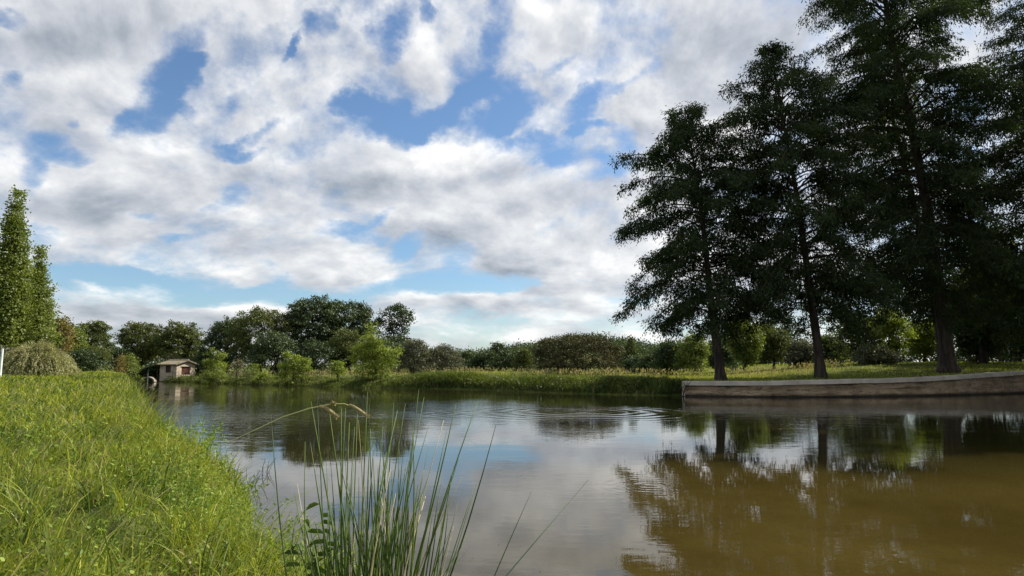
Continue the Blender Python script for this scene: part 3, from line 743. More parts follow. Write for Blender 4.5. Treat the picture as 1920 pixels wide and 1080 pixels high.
# open lean-to behind the hut, its roof grown over
lt = empty('boat_shelter', tuple(np.array([hx, hy, 0]) + P3(0.1, L_ + 0.5, 0)))
tag(lt, 'dark open boat shelter with sagging overgrown roof left of the pale hut', 'shelter')
LB = P3(0.1, L_ + 0.5, 0)
def Q3(a, b, z): return P3(a, b, z)
for (a, b) in ((0.1, 0.1), (0.1, 1.7), (0.1, 3.5), (2.6, 3.5), (2.6, 0.1)):
    po = MB(); po.tube([Q3(a, b, -0.5), Q3(a, b, 1.95 - 0.25 * b)], [0.07, 0.06], 6); po.build('post', 'pale_paint' if (a, b) == (0.1, 1.7) else 'dark_timber', lt)
bw = MB(); bw.box(Q3(2.7, 0, 0), bv * 4.2, av * 0.1, Z * 1.7); bw.build('back_boarding', 'dark_timber', lt)
rr2 = MB(); rr2.box(Q3(-0.3, -0.1, 1.98), av * 3.2, bv * 4.2 + Z * -1.0, Z * 0.1); lro = rr2.build('roof', 'dark_timber', lt)
rng = np.random.default_rng(8)
u = rng.random((5200, 2)); Pp = np.array([Q3(-0.5 + 3.4 * a, -0.3 + 4.9 * b, 2.1 - 1.15 * b + 0.22 * math.sin(a * 9) * math.sin(b * 7)) for a, b in u]) + rng.normal(size=(5200, 3)) * np.array([.12, .12, .14])
Pp[:2200, 2] -= rng.random(2200) * 0.7
V = kites(Pp, unit(rng.normal(size=Pp.shape) + np.array([0, 0, -0.3])), rng.uniform(.12, .28, 5200), rng.uniform(.07, .14, 5200), rng)
link('creeper', arr_mesh('creeper', V.reshape(-1, 3), 4, tint=rng.random(5200)), 'hedge_leaves', lt)
# pale arch of a culvert at the water left of the shelter
ca = at(276, 712, 78.0); cu = MB()
ro_, ri_, n_ = 0.56, 0.45, 14
vs = []
for yy in (0.0, 1.2):
    for r in (ri_, ro_):
        for k in range(n_ + 1):
            a = PI * k / n_; vs.append((-math.cos(a) * r * 1.35, yy, math.sin(a) * r - 0.05))
N1 = n_ + 1
fs = []
for k in range(n_):
    fs += [(k, k + 1, N1 + k + 1, N1 + k), (2 * N1 + k, 3 * N1 + k, 3 * N1 + k + 1, 2 * N1 + k + 1), (N1 + k, N1 + k + 1, 3 * N1 + k + 1, 3 * N1 + k), (k, 2 * N1 + k, 2 * N1 + k + 1, k + 1)]
cu.add(vs, fs); o = cu.build('culvert', 'pale_stone', None, smooth=False); o.location = (ca[0], ca[1], 0.1); o.rotation_euler = (0, 0, math.radians(15))
tag(o, 'pale rounded culvert arch at the water edge left of the hut', 'culvert')
# thin pale post at the far left of the meadow
pp = at(1.0, 694, 24.0); gz = float(height(np.array([pp[0]]), np.array([pp[1]]))[0])
pm = MB(); pm.tube([(0, 0, -0.3), (0, 0, 0.55), (0.01, 0, 2.25 - gz)], [0.04, 0.04, 0.037], 8); pm.tube([(0.01, 0, 2.25 - gz), (0.01, 0, 2.27 - gz)], [0.042, 0.02], 8)
o = pm.build('marker_post', 'pale_paint'); o.location = (pp[0], pp[1], gz); tag(o, 'thin pale painted post at the left edge of the meadow', 'post')

# ================================================================== the big trees on the quay
GQ = 'tall feathery conifers along the quay'
def tl(pts, Y, dy=0.0):
    """trunk line through photo pixels at distance Y (leaning dy metres in depth)"""
    n = len(pts); return [at(p[0], p[1], Y + dy * i / (n - 1)) for i, p in enumerate(pts)]
t1 = tl([(1352, 712), (1340, 620), (1328, 520), (1316, 400), (1300, 300), (1284, 215)], 41.5)
cypress('conifer', 'dark feathery conifer with rounded lit top, leftmost of the tall quay trees', GQ, t1, 0.28,
        [(2.9, 3.2), (4.2, 4.6), (6.6, 5.9), (8.4, 4.6), (10.2, 5.6), (12.5, 5.2), (14.8, 5.0), (16.2, 3.7), (17.3, 2.4), (17.9, 1.1)], 92, 11, 4.0, dens=1.0, dead=4)
t2 = tl([(1539, 707), (1530, 620), (1518, 540), (1500, 400), (1478, 280), (1458, 170), (1446, 92)], 41.0)
cypress('conifer', 'dark pointed conifer with slender leaning trunk, standing between the two other quay trees', GQ, t2, 0.28,
        [(3.4, 3.4), (5.5, 5.4), (9.0, 5.6), (13.0, 5.6), (17.0, 4.7), (19.4, 3.5), (21.0, 1.9), (22.2, 0.6)], 118, 12, 4.6, dens=0.85, dead=6)
t3 = tl([(1779, 694), (1768, 600), (1755, 500), (1735, 370), (1705, 220), (1668, 50), (1650, -60), (1640, -150), (1632, -240)], 44.0)
cypress('conifer', 'tallest dark conifer with thick flared trunk, its top beyond the picture', GQ, t3, 0.44,
        [(4.0, 3.5), (6.0, 6.4), (11.0, 7.4), (16.0, 7.2), (21.0, 6.7), (26.0, 6.1), (30.5, 5.0), (34.5, 2.8), (37.0, 0.8)], 180, 13, 5.0, dens=0.84, dead=8)
t4 = tl([(2010, 690), (2006, 560), (1998, 400), (1985, 200), (1972, 0), (1965, -140)], 46.0)
cypress('conifer', 'dark conifer at the right edge whose branches reach into the picture', GQ, t4, 0.48,
        [(3.4, 4.5), (6.0, 7.4), (12.0, 8.3), (17.0, 8.2), (22.0, 6.8), (27.0, 4.0), (31.5, 0.6)], 135, 14, 4.4, dens=0.74, dead=5)
t5 = tl([(1772, 690), (1752, 560), (1722, 420), (1685, 260), (1640, 120), (1612, 40)], 50.0)
cypress('conifer', 'dark conifer hidden directly behind the trunk of the tallest quay tree, leaning left', GQ, t5, 0.34,
        [(4.5, 2.5), (7.0, 4.2), (12.0, 4.8), (17.0, 4.6), (22.0, 3.4), (26.0, 1.8), (28.0, 0.4)], 90, 15, 5.5, dens=0.6, dead=4)
for i, (xt_, Yt_, lb) in enumerate([(40.5, 38, 'dark conifer beyond the right edge, the farther of two whose shade falls on the water'), (39.5, 30.5, 'dark conifer beyond the right edge, the nearer of two whose shade falls on the water')]):
    cypress('conifer', lb, GQ, [(xt_, Yt_, 1.0), (xt_ - .5, Yt_, 14.0), (xt_ - .8, Yt_, 33.0)], 0.45, [(3.0, 4.5), (6, 7.2), (14, 8.2), (22, 7.5), (29, 4.5), (34, .6)], 60, 160 + i, 3.6, spray=.36, dens=0.8)
# ================================================================== trees and bushes round the pond
G1 = 'trees of the far wood'; G2 = 'bushes on the far bank'; G3 = 'thicket behind the quay trees'; G4 = 'trees beyond the left meadow'
leafy('poplar', 'tall narrow poplar with pointed top at the left edge', 'tree', -32, 42, 372, 50, 'poplar_leaves', 21, n=42000, leaf=0.16, shape='column', nl=90, bump=0.52, trunk=0.22, group=G4, sig=0.28, elong=1.3, upright=0.3)
leafy('poplar', 'second narrow poplar just right of the tall one', 'tree', 28, 88, 472, 53, 'poplar_leaves', 22, n=24000, leaf=0.16, shape='column', nl=60, bump=0.5, trunk=0.16, group=G4, sig=0.26, elong=1.3, upright=0.3)
leafy('sapling', 'thin wispy young tree with sparse leaves right of the poplars', 'tree', 60, 108, 535, 51, 'poplar_leaves', 23, n=1400, leaf=0.16, shape='column', nl=12, bump=0.35, trunk=0.05, group=G4, sig=0.25, per=14, fill=0.1)
# weeping pale bush on the left
def weeping(name, label, px0, px1, ytop, Y, mat, seed, n=520, group=None):
    rng = np.random.default_rng(seed)
    xa = at(px0, 690, Y)[0]; xb = at(px1, 690, Y)[0]; zt = at(0.5 * (px0 + px1), ytop, Y)[2]; xc = (xa + xb) / 2; w = xb - xa
    zb = float(height(np.array([xc]), np.array([Y]))[0]); h = zt - zb
    root = empty(name, (xc, Y, zb)); tag(root, label, 'bush', group)
    st = MB(); C = []; Dd = []
    for i in range(n):
        a = rng.uniform(0, 2 * PI); r = w * 0.5 * rng.random() ** 0.6; hh = h * (1.0 - 0.45 * (r / (w * .5)) ** 2) * rng.uniform(0.55, 1.02)
        b0 = np.array([math.sin(a) * r * 0.35, math.cos(a) * r * 0.30, hh * 0.55]); e1 = np.array([math.sin(a) * r * 0.8, math.cos(a) * r * 0.7, hh]); e2 = np.array([math.sin(a) * (r + 0.25), math.cos(a) * (r * 0.85 + .2), max(0.05, hh - rng.uniform(0.5, 1.0) * h)])
        if i % 6 == 0: st.tube([b0 * np.array([.2, .2, 0]), b0, e1, e2], [0.03, 0.02, 0.01, 0.004], 4)
        tt = rng.random(46)[:, None]
        pts = (1 - tt) ** 2 * b0 + 2 * tt * (1 - tt) * (e1 + np.array([0, 0, 0.25 * h])) * 1.0 + tt ** 2 * e2
        tgv = 2 * (1 - tt) * (e1 + np.array([0, 0, 0.25 * h]) - b0) + 2 * tt * (e2 - e1 - np.array([0, 0, 0.25 * h]))
        C.append(pts + rng.normal(size=pts.shape) * 0.03); Dd.append(unit(unit(tgv) + rng.normal(size=pts.shape) * 0.4))
    C = np.concatenate(C); Dd = np.concatenate(Dd); n2 = len(C); C[:, 2] = np.minimum(C[:, 2], h)
    V = kites(C, Dd, rng.uniform(.08, .19, n2), rng.uniform(.018, .035, n2), rng)
    st.build('stems', 'bark', root); link('foliage', arr_mesh('foliage', V.reshape(-1, 3), 4, tint=clumpy_tint(C, rng, 1.6, 0.6)), mat, root)
weeping('weeping_bush', 'pale straw and green weeping bush with drooping wands below the poplars', 0, 135, 628, 32, 'willow_leaves', 31)
leafy('shrub', 'dark tangled shrub at the left edge beside the pale weeping bush', 'bush', -60, 40, 652, 34, 'sallow_leaves', 32, n=6000, leaf=0.10, shape='dome', group=G4, sig=0.18)
leafy('tree', 'small brownish tree just right of the poplars', 'tree', 78, 132, 596, 60, 'autumn_leaves', 33, n=5000, leaf=0.16, group=G4, gap=.1)
leafy('tree', 'round dark green tree left of the gap in the skyline', 'tree', 132, 206, 605, 92, 'plane_leaves', 34, n=13000, leaf=0.22, nl=30, group=G4, gap=0.08, trunk=.25, sig=.27, bump=.28, fill=.12)
leafy('tree', 'olive green tree between the poplars and the round dark tree', 'tree', 100, 160, 612, 75, 'poplar_leaves', 35, n=7000, leaf=0.18, group=G4, gap=.02)
leafy('shrub', 'low dark shrub at the end of the meadow below the round tree', 'bush', 128, 186, 655, 58, 'hedge_leaves', 36, n=6000, leaf=0.12, shape='dome', group=G4, sig=.2)
leafy('shrub', 'yellow green shrub with drooping top left of the autumn coloured one', 'bush', 150, 204, 650, 60, 'plane_leaves', 37, n=5000, leaf=0.12, shape='dome', group=G4, sig=.2)
leafy('shrub', 'autumn tinted shrub with orange leaves left of the boat shelter', 'bush', 214, 240, 668, 72, 'autumn_leaves', 38, n=2600, leaf=0.12, shape='dome', group=G4, sig=.2)
leafy('shrub', 'green shrub directly left of the boat shelter', 'bush', 226, 264, 664, 73, 'poplar_leaves', 39, n=3600, leaf=0.12, shape='dome', group=G4, sig=.2)
leafy('tree', 'broad round green tree behind the hut, left of its twin', 'tree', 222, 304, 608, 108, 'plane_leaves', 40, n=17000, leaf=0.24, nl=34, group=G1, gap=.04, trunk=.3, sig=.28, bump=.28, fill=.12)
leafy('tree', 'broad round green tree behind the hut, right of its twin', 'tree', 292, 376, 607, 106, 'plane_leaves', 41, n=17000, leaf=0.24, nl=34, group=G1, gap=.04, trunk=.3, sig=.28, bump=.28, fill=.12)
leafy('shrub', 'reddish green bush rising just behind the hut roof', 'bush', 296, 348, 664, 88, 'bramble_leaves', 42, n=4200, leaf=0.13, shape='dome', group=G1, sig=.25)
leafy('shrub', 'dark bush behind the right side of the hut', 'bush', 345, 400, 668, 90, 'hedge_leaves', 43, n=4200, leaf=0.14, shape='dome', group=G1, sig=.25)
for i, (a, b, yt, D_) in enumerate([(185, 250, 652, 104), (240, 330, 648, 112), (340, 400, 655, 112)]):
    leafy('hedge_tree', ['dark hedge filling the skyline gap right of the round dark tree', 'dark hedge under the twin round trees', 'dark hedge between the twin round trees and the oak wood'][i], 'tree', a, b, yt, D_, 'hedge_leaves', 300 + i, n=6000, leaf=.22, shape='dome', group=G1, sig=.35)
leafy('shrub', 'bright green upright shrub right of the hut', 'bush', 380, 426, 655, 72, 'fresh_leaves', 44, n=4800, leaf=0.12, group=G2, sig=.2, lobes=[(-.1, 0, .92, .20, .07), (-.2, 0, .78, .4, .1), (.3, 0, .72, .35, .12), (-.5, 0, .55, .35, .14), (.45, 0, .5, .4, .16), (0, 0, .45, .6, .2), (-.4, 0, .25, .4, .15), (.5, 0, .2, .4, .15), (0, 0, .1, .7, .1)])
leafy('shrub', 'low olive shrub overhanging the water right of the hut', 'bush', 378, 428, 693, 71, 'poplar_leaves', 45, n=3600, leaf=0.11, shape='dome', group=G2, sig=.15, zoff=-.35)
# oak wood
leafy('oak', 'wide dark oak at the left end of the oak wood', 'tree', 378, 470, 602, 92, 'oak_leaves', 50, n=22000, leaf=0.21, nl=38, group=G1, trunk=.35, sig=.26, bump=.28, fill=.12, shape='dome')
leafy('oak', 'olive toned oak with pale upper twigs left of the tall central oaks', 'tree', 430, 545, 582, 88, 'plane_leaves', 51, n=22000, leaf=0.19, nl=40, group=G1, trunk=.35, sig=.25, bump=.26, per=34, fill=.12)
leafy('oak', 'tallest dense dark oak in the middle of the oak wood', 'tree', 532, 632, 560, 90, 'oak_leaves', 53, n=29000, leaf=0.21, nl=46, group=G1, trunk=.45, sig=.26, bump=.27, fill=.12, gap=.04)
leafy('oak', 'dense dark oak right of the tallest one', 'tree', 596, 704, 568, 93, 'oak_leaves', 54, n=27000, leaf=0.21, nl=44, group=G1, trunk=.45, sig=.26, bump=.27, fill=.12, gap=.04)
leafy('oak', 'rounded oak with an open spreading crown at the right end of the oak wood', 'tree', 700, 776, 574, 90, 'oak_leaves', 55, n=15000, leaf=0.21, group=G1, trunk=.3, sig=.32,
      lobes=[(0.05, 0, .84, .70, .15), (-.45, 0, .70, .42, .12), (.55, 0, .72, .42, .12), (0.1, 0, .60, .5, .12), (-.1, 0, .36, .85, .22), (.35, 0, .30, .75, .2), (-.5, 0, .2, .5, .2), (.1, 0, .12, .9, .15)])
leafy('oak', 'low brownish oak in front of the tall dark oaks', 'tree', 612, 680, 618, 84, 'plane_leaves', 56, n=11000, leaf=0.17, nl=16, group=G1, sig=.28)
leafy('oak', 'low dark oak under the left side of the oak wood', 'tree', 470, 560, 625, 82, 'oak_leaves', 57, n=13000, leaf=0.18, nl=16, group=G1, sig=.3, shape='dome')
leafy('oak', 'dark undergrowth below the tallest oaks', 'tree', 545, 640, 640, 82, 'oak_leaves', 58, n=11000, leaf=0.18, nl=16, group=G1, sig=.3, shape='dome')
leafy('oak', 'dark low tree behind the yellow green sapling', 'tree', 650, 780, 632, 84, 'oak_leaves', 59, n=13000, leaf=0.18, nl=16, group=G1, sig=.3, shape='dome')
# bare crowned tree between them
rn = random.Random(9); bx = at(518, 690, 91); zb = float(height(np.array([bx[0]]), np.array([91.0]))[0]); Hh = at(518, 579, 91)[2] - zb
root = empty('bare_tree', (bx[0], 91, zb)); tag(root, 'half bare grey twigged tree between the olive oak and the tallest oak', 'tree', G1)
tm = MB(); tm.tube([(0, 0, -.2), (0, 0, Hh * .45), (0.2, 0, Hh * .7)], [.28, .2, .12], 8); tm.build('trunk', 'pale_bark', root, smooth=True)
bm = MB(); tips = []
for i in range(26):
    a = rn.uniform(0, 2 * PI); z0 = Hh * rn.uniform(.4, .7); L_ = rn.uniform(1.6, 3.2)
    e1 = (math.sin(a) * L_ * .55, math.cos(a) * L_ * .5, z0 + L_ * .5); e2 = (math.sin(a) * L_ * .85, math.cos(a) * L_ * .8, min(Hh, z0 + L_ * 1.05))
    bm.tube([(0.05, 0, z0), e1, e2], [.07, .045, .02], 4)
    for j in range(9):
        q = [e1[c] + (e2[c] - e1[c]) * rn.random() for c in range(3)]; e3 = (q[0] + rn.uniform(-.8, .8), q[1] + rn.uniform(-.8, .8), min(q[2] + rn.uniform(.1, .9), Hh))
        bm.tube([q, e3], [.025, .01], 3); tips.append(e3)
bm.build('twigs', 'pale_bark', root)
rng = np.random.default_rng(3); tp = np.repeat(np.array(tips), 6, 0) + rng.normal(size=(len(tips) * 6, 3)) * .22
V = kites(tp, unit(rng.normal(size=tp.shape)), rng.uniform(.1, .22, len(tp)), rng.uniform(.05, .1, len(tp)), rng)
link('crown', arr_mesh('crown', V.reshape(-1, 3), 4, tint=rng.random(len(tp))), 'pale_leaves', root)
# near bank bushes
leafy('shrub', 'bright yellow green round shrub at the water edge left of the sapling', 'bush', 520, 582, 662, 63.2, 'fresh_leaves', 60, n=5200, leaf=0.14, lobes=[(-.35, 0, .92, .10, .07), (-.30, 0, .80, .25, .12), (.15, 0, .72, .35, .12), (.55, 0, .68, .22, .12), (-.5, 0, .55, .35, .14), (.1, 0, .5, .5, .2), (.65, 0, .45, .32, .15), (-.6, 0, .25, .36, .15), (0, 0, .2, .6, .18), (.6, 0, .15, .36, .12), (.1, 0, .05, .6, .08)], group=G2, sig=.18, trunk=.07, zoff=-.3)
leafy('shrub', 'small green shrub between the round shrub and the young tree', 'bush', 618, 650, 677, 60.5, 'fresh_leaves', 61, n=1500, leaf=0.13, shape='round', nl=8, group=G2, sig=.16, trunk=.05, per=25)
leafy('young_tree', 'bright yellow green young tree with pointed top leaning over the water', 'tree', 657, 748, 614, 58.0, 'fresh_leaves', 62, n=8600, leaf=0.125, group=G2, sig=.20, trunk=.09, per=30, fill=.2,
      lobes=[(-.16, 0, .93, .06, .06), (-.16, 0, .84, .13, .08), (-.22, 0, .73, .25, .09), (.08, 0, .63, .32, .08), (-.38, 0, .53, .34, .10), (.28, 0, .46, .42, .09), (.76, 0, .50, .20, .05), (-.5, 0, .36, .34, .11), (.35, 0, .30, .42, .10), (-.1, 0, .22, .6, .11), (.1, 0, .08, .5, .07), (-.1, 0, .45, .3, .2)], elong=1.3)
leafy('sapling', 'thin pale sapling on the bank under the left oaks', 'tree', 430, 458, 675, 70.5, 'pale_leaves', 63, n=420, leaf=0.13, shape='round', nl=7, group=G2, sig=.15, trunk=.03, per=12, fill=.1)
leafy('sapling', 'low green sapling on the bank under the middle oaks', 'tree', 462, 490, 682, 69.5, 'poplar_leaves', 64, n=800, leaf=0.12, shape='dome', nl=7, group=G2, sig=.15, trunk=.03, per=16)
leafy('shrub', 'low bushy green growth at the water edge left of the round yellow shrub', 'bush', 478, 512, 698, 66.5, 'fresh_leaves', 65, n=1900, leaf=0.12, shape='dome', group=G2, sig=.15, trunk=.03, zoff=-.3)
leafy('shrub', 'grey green rounded sallow bush right of the young tree', 'bush', 742, 812, 638, 66, 'sallow_leaves', 66, n=15000, leaf=0.115, shape='dome', nl=26, group=G2, sig=.2, bump=.26)
leafy('shrub', 'lower grey green sallow bush merging with the rounded one', 'bush', 790, 868, 648, 68, 'sallow_leaves', 67, n=14000, leaf=0.115, shape='dome', nl=26, group=G2, sig=.2, bump=.26)
# hedge in the middle distance
hl = [(835, 905, 658, 96, 'hedge_leaves', 'dark green hedge tree just right of the sallow bushes'), (880, 945, 660, 92, 'hedge_leaves', 'low dark hedge tree under the centre of the skyline'), (910, 962, 644, 94, 'oak_leaves', 'peaked green hedge tree in the centre'),
      (945, 1005, 660, 92, 'hedge_leaves', 'hedge tree left of the big bramble mound'), (965, 1000, 655, 84, 'plane_leaves', 'pale green shrub touching the left side of the bramble mound'), (1140, 1180, 650, 90, 'sallow_leaves', 'grey green hedge tree right of the bramble mound'),
      (1165, 1225, 668, 84, 'hedge_leaves', 'low dark hedge right of the bramble mound'), (1168, 1200, 634, 88, 'plane_leaves', 'thin light green upright tree right of the bramble mound'), (1195, 1260, 664, 74, 'hedge_leaves', 'dark shrub left of the first quay tree')]
for i, (a, b, yt, D_, mt, lb) in enumerate(hl):
    leafy('hedge_tree', lb, 'tree', a, b, yt, D_, mt, 70 + i, n=7500, leaf=0.18, shape='column' if i == 7 else 'dome', nl=16, group='hedge trees beyond the far bank', sig=.3, trunk=.12)
leafy('bramble_mound', 'large domed brownish bramble bush standing alone on the far bank', 'bush', 1000, 1160, 629, 62, 'bramble_leaves', 90, n=36000, leaf=0.115, nl=40, group=G2, sig=.18, bump=.22, per=40,
      lobes=[(0, 0, .48, .93, .50), (-.3, 0, .70, .55, .27), (.25, 0, .72, .6, .25), (-.6, 0, .42, .38, .40), (.68, 0, .36, .30, .38), (.45, 0, .58, .45, .3), (-.05, .3, .8, .4, .17), (.1, -.3, .3, .8, .3), (0, -.2, .16, .98, .2), (-.6, -.1, .16, .4, .2), (.6, -.1, .16, .42, .2), (-.3, -.3, .12, .5, .16), (.3, -.3, .12, .5, .16)])
# thicket behind the quay trees
tk = [(1225, 1290, 640, 68, 'hedge_leaves', 'dark bush behind the leftmost quay tree'), (1270, 1330, 628, 66, 'poplar_leaves', 'lit yellow green bush seen left of the first quay trunk'), (1320, 1385, 636, 70, 'hedge_leaves', 'dark bush right of the first quay trunk'),
      (1366, 1430, 600, 62, 'poplar_leaves', 'tall drooping olive tree seen between the first two quay trunks'), (1420, 1484, 612, 64, 'plane_leaves', 'drooping green tree seen left of the second quay trunk'), (1476, 1536, 640, 62, 'sallow_leaves', 'dark bluish bush just left of the second quay trunk'),
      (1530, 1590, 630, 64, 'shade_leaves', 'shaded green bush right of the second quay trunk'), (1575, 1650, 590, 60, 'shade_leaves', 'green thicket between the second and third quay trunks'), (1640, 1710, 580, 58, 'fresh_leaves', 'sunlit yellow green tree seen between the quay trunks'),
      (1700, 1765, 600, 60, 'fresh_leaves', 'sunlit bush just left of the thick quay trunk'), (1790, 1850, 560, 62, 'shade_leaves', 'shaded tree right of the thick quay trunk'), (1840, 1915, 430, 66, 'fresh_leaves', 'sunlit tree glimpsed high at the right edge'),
      (1800, 1880, 610, 57, 'oak_leaves', 'dark bush right of the thick quay trunk'), (1870, 1960, 600, 58, 'oak_leaves', 'dark thicket at the right edge'), (1930, 2040, 560, 62, 'oak_leaves', 'dark thicket beyond the right edge'), (1610, 1680, 648, 56, 'sallow_leaves', 'low greyish shrub between the second and third quay trunks')]
for i, (a, b, yt, D_, mt, lb) in enumerate(tk):
    leafy('thicket_bush', lb, 'bush', a, b, yt, D_, mt, 110 + i, n=8500, leaf=0.16, shape='round' if yt < 620 else 'dome', nl=16, group=G3, sig=.28, trunk=.12, hang=.35)
bk = [(1785, 1900, 510, 56), (1860, 2010, 480, 54), (1500, 1700, 470, 100), (1660, 1860, 440, 96), (1820, 2060, 420, 92), (1330, 1520, 590, 105)]
for i, (a, b, yt, D_) in enumerate(bk):
    leafy('wood_tree', ['dense dark tree right behind the thick quay trunk', 'dense dark tree filling the right edge behind the quay', 'tall dark tree of the wood behind the second quay tree', 'tall dark tree of the wood behind the third quay tree', 'tall dark tree of the wood at the right edge', 'dark tree of the wood behind the first quay trunk'][i], 'tree', a, b, yt, D_, 'oak_leaves', 140 + i, n=15000, leaf=0.27, nl=20, group='wood behind the quay', sig=.45, trunk=.3)
for i in range(8):
    a = 1215 + i * 95; leafy('hedge_tree', ['leftmost', 'second', 'third', 'fourth', 'fifth', 'sixth', 'seventh', 'rightmost'][i] + ' dark hedge tree in the far row glimpsed under the quay trees', 'tree', a, a + 120, 640 - 6 * (i % 3), 100 - 2 * i, 'hedge_leaves', 170 + i, n=6000, leaf=.24, shape='dome', nl=16, group='far hedge behind the quay trees', sig=.35, trunk=.12, zoff=-1.3)
# wooded rise on the horizon
rng = np.random.default_rng(77)
N_ = 3600; hx_ = rng.uniform(-60, 110, N_); hy_ = rng.uniform(270, 350, N_); hz = height(hx_, hy_)
per = 16; C = np.repeat(np.stack([hx_, hy_, hz + rng.uniform(0, 5.0, N_)], -1), per, 0) + rng.normal(size=(N_ * per, 3)) * np.array([1.5, 1.5, 1.0])
V = kites(C, unit(rng.normal(size=C.shape)), rng.uniform(.5, 1.1, len(C)), rng.uniform(.4, .8, len(C)), rng)
tag(link('far_wood', arr_mesh('far_wood', V.reshape(-1, 3), 4, tint=clumpy_tint(C, rng, .3, .5)), 'oak_leaves'), 'low wooded hill rising on the horizon behind the hedge', 'wood', kind='stuff')

# ================================================================== grass
def blades(P, H_, Wd, rng, lean=0.35, wind=(0.25, 0.05), seg=3, curl=0.5, face=None):
    """curved tapering blades rooted at P"""
    n = len(P); a = rng.uniform(0, 2 * PI, n)
    ld = np.stack([np.sin(a), np.cos(a), np.zeros(n)], -1) * (rng.random(n) * lean)[:, None] + np.array([wind[0], wind[1], 0]) * rng.random(n)[:, None]
    f = rng.uniform(0, PI, n) if face is None else face + rng.normal(size=n) * 0.7
    sd = np.stack([np.cos(f), np.sin(f), np.zeros(n)], -1)
    quads = []; prevL = prevR = None
    for j in range(seg + 1):
        t_ = j / seg
        c = P + ld * (H_ * (t_ * 0.5 + t_ ** 2 * 0.9))[:, None] + np.array([0, 0, 1.0]) * (H_ * (t_ - curl * 0.35 * t_ ** 2.5))[:, None]
        w = Wd * (1 - t_) ** 0.6 * 0.5 + 0.0002
        Lq = c - sd * w[:, None]; Rq = c + sd * w[:, None]
        if j: quads.append(np.stack([prevL, prevR, Rq, Lq], 1))
        prevL, prevR = Lq, Rq
    return np.stack(quads, 1)         # n, seg, 4, 3

def polar_pts(n, a0, a1, r0, r1, rng):
    a = np.radians(rng.uniform(a0, a1, n)); r = np.exp(rng.uniform(math.log(r0), math.log(r1), n))
    return r * np.sin(a), r * np.cos(a), r

def blade_obj(name, label, cat, mat, Bq, tint, dry, kind='stuff', parent=None):
    n, sg = Bq.shape[:2]
    me = arr_mesh(name, Bq.reshape(-1, 3), 4, tint=np.repeat(tint, sg), dry=np.repeat(dry, sg))
    return tag(link(name, me, mat, parent), label, cat, kind=kind)

rng = np.random.default_rng(101)
X, Y, R_ = polar_pts(330000, -100, 22, 0.75, 60, rng)
d = sdist(X, Y)
ok = (d > 0.02) & ((Y < 60)) & ~((np.hypot(X + 0.05, Y - 0.3) < 0.9))
ok &= Y < np.interp(X, [-120, -60, -41, -30, -8, 0], [88, 84, 76, 67, 45, 25])
X, Y, R_, d = X[ok], Y[ok], R_[ok], d[ok]
clump = wavy(X, Y, 2.4, 2.0); big = wavy(X, Y, 0.8, 5.0)
Hh = (0.10 + 0.055 * clump + 0.035 * big + 0.05 * wavy(X, Y, 5.5, 8.0) + 0.03 * sm(3, 12, R_)) * rng.uniform(0.5, 1.6, len(X))
Hh = np.clip(Hh, 0.05, 0.5) + 0.10 * np.exp(-(d / 0.6) ** 2) * rng.random(len(X))
Wd = np.maximum(0.0048, R_ * 0.0011) * rng.uniform(0.6, 1.4, len(X))
P_ = np.stack([X, Y, height(X, Y, d) - 0.01], -1)
Bq = blades(P_, Hh, Wd, rng, lean=0.95, wind=(0.35, -0.05), curl=1.0)
patch_ = wavy(X, Y, 1.1, 9.0)
tint = np.clip(0.40 + 0.28 * patch_ + 0.36 * wavy(X, Y, 6.0, 2.2) + 0.32 * rng.normal(size=len(X)), 0, 1)
straw = (wavy(X, Y, 1.9, 4.0) + .6 * np.exp(-((X + 1.3) / .5) ** 2 - ((Y - 2.3) / .4) ** 2)) > .62
dry = np.where(rng.random(len(X)) < 0.07 + 0.45 * straw, rng.uniform(.4, 1, len(X)), 0)
blade_obj('meadow_grass', 'short sunlit green grass covering the left bank', 'grass', 'grass_blade', Bq, tint, dry)

# taller tufts scattered in the meadow and along its edge
rng = np.random.default_rng(102)
tx, ty, tr_ = polar_pts(1500, -75, 5, 1.6, 40, rng); td = sdist(tx, ty); k = (td > 0.05) & ((td < 0.9) | (rng.random(1500) < 0.50)); tx, ty, tr_ = tx[k], ty[k], tr_[k]
per = 22; X = np.repeat(tx, per) + rng.normal(size=len(tx) * per) * 0.05 * np.repeat(1 + tr_ * 0.05, per); Y = np.repeat(ty, per) + rng.normal(size=len(tx) * per) * 0.05; R_ = np.repeat(tr_, per)
d = sdist(X, Y); P_ = np.stack([X, Y, height(X, Y, d) - 0.01], -1)
hs = np.repeat(rng.uniform(.18, .42, len(tx)) * (1 - .6 * sm(8, 30, tr_)), per) * rng.uniform(.6, 1.2, len(X))
Bq = blades(P_, hs, np.maximum(0.0050, R_ * 0.0011) * rng.uniform(.7, 1.3, len(X)), rng, lean=0.7, wind=(0.3, 0.0), curl=0.9)
blade_obj('tall_grass', 'taller coarse grass tufts standing in the left meadow', 'grass', 'grass_blade', Bq, np.clip(np.repeat(rng.random(len(tx)), per) * .7 + .2 * rng.random(len(X)), 0, 1), np.where(rng.random(len(X)) < .1, .8, 0))

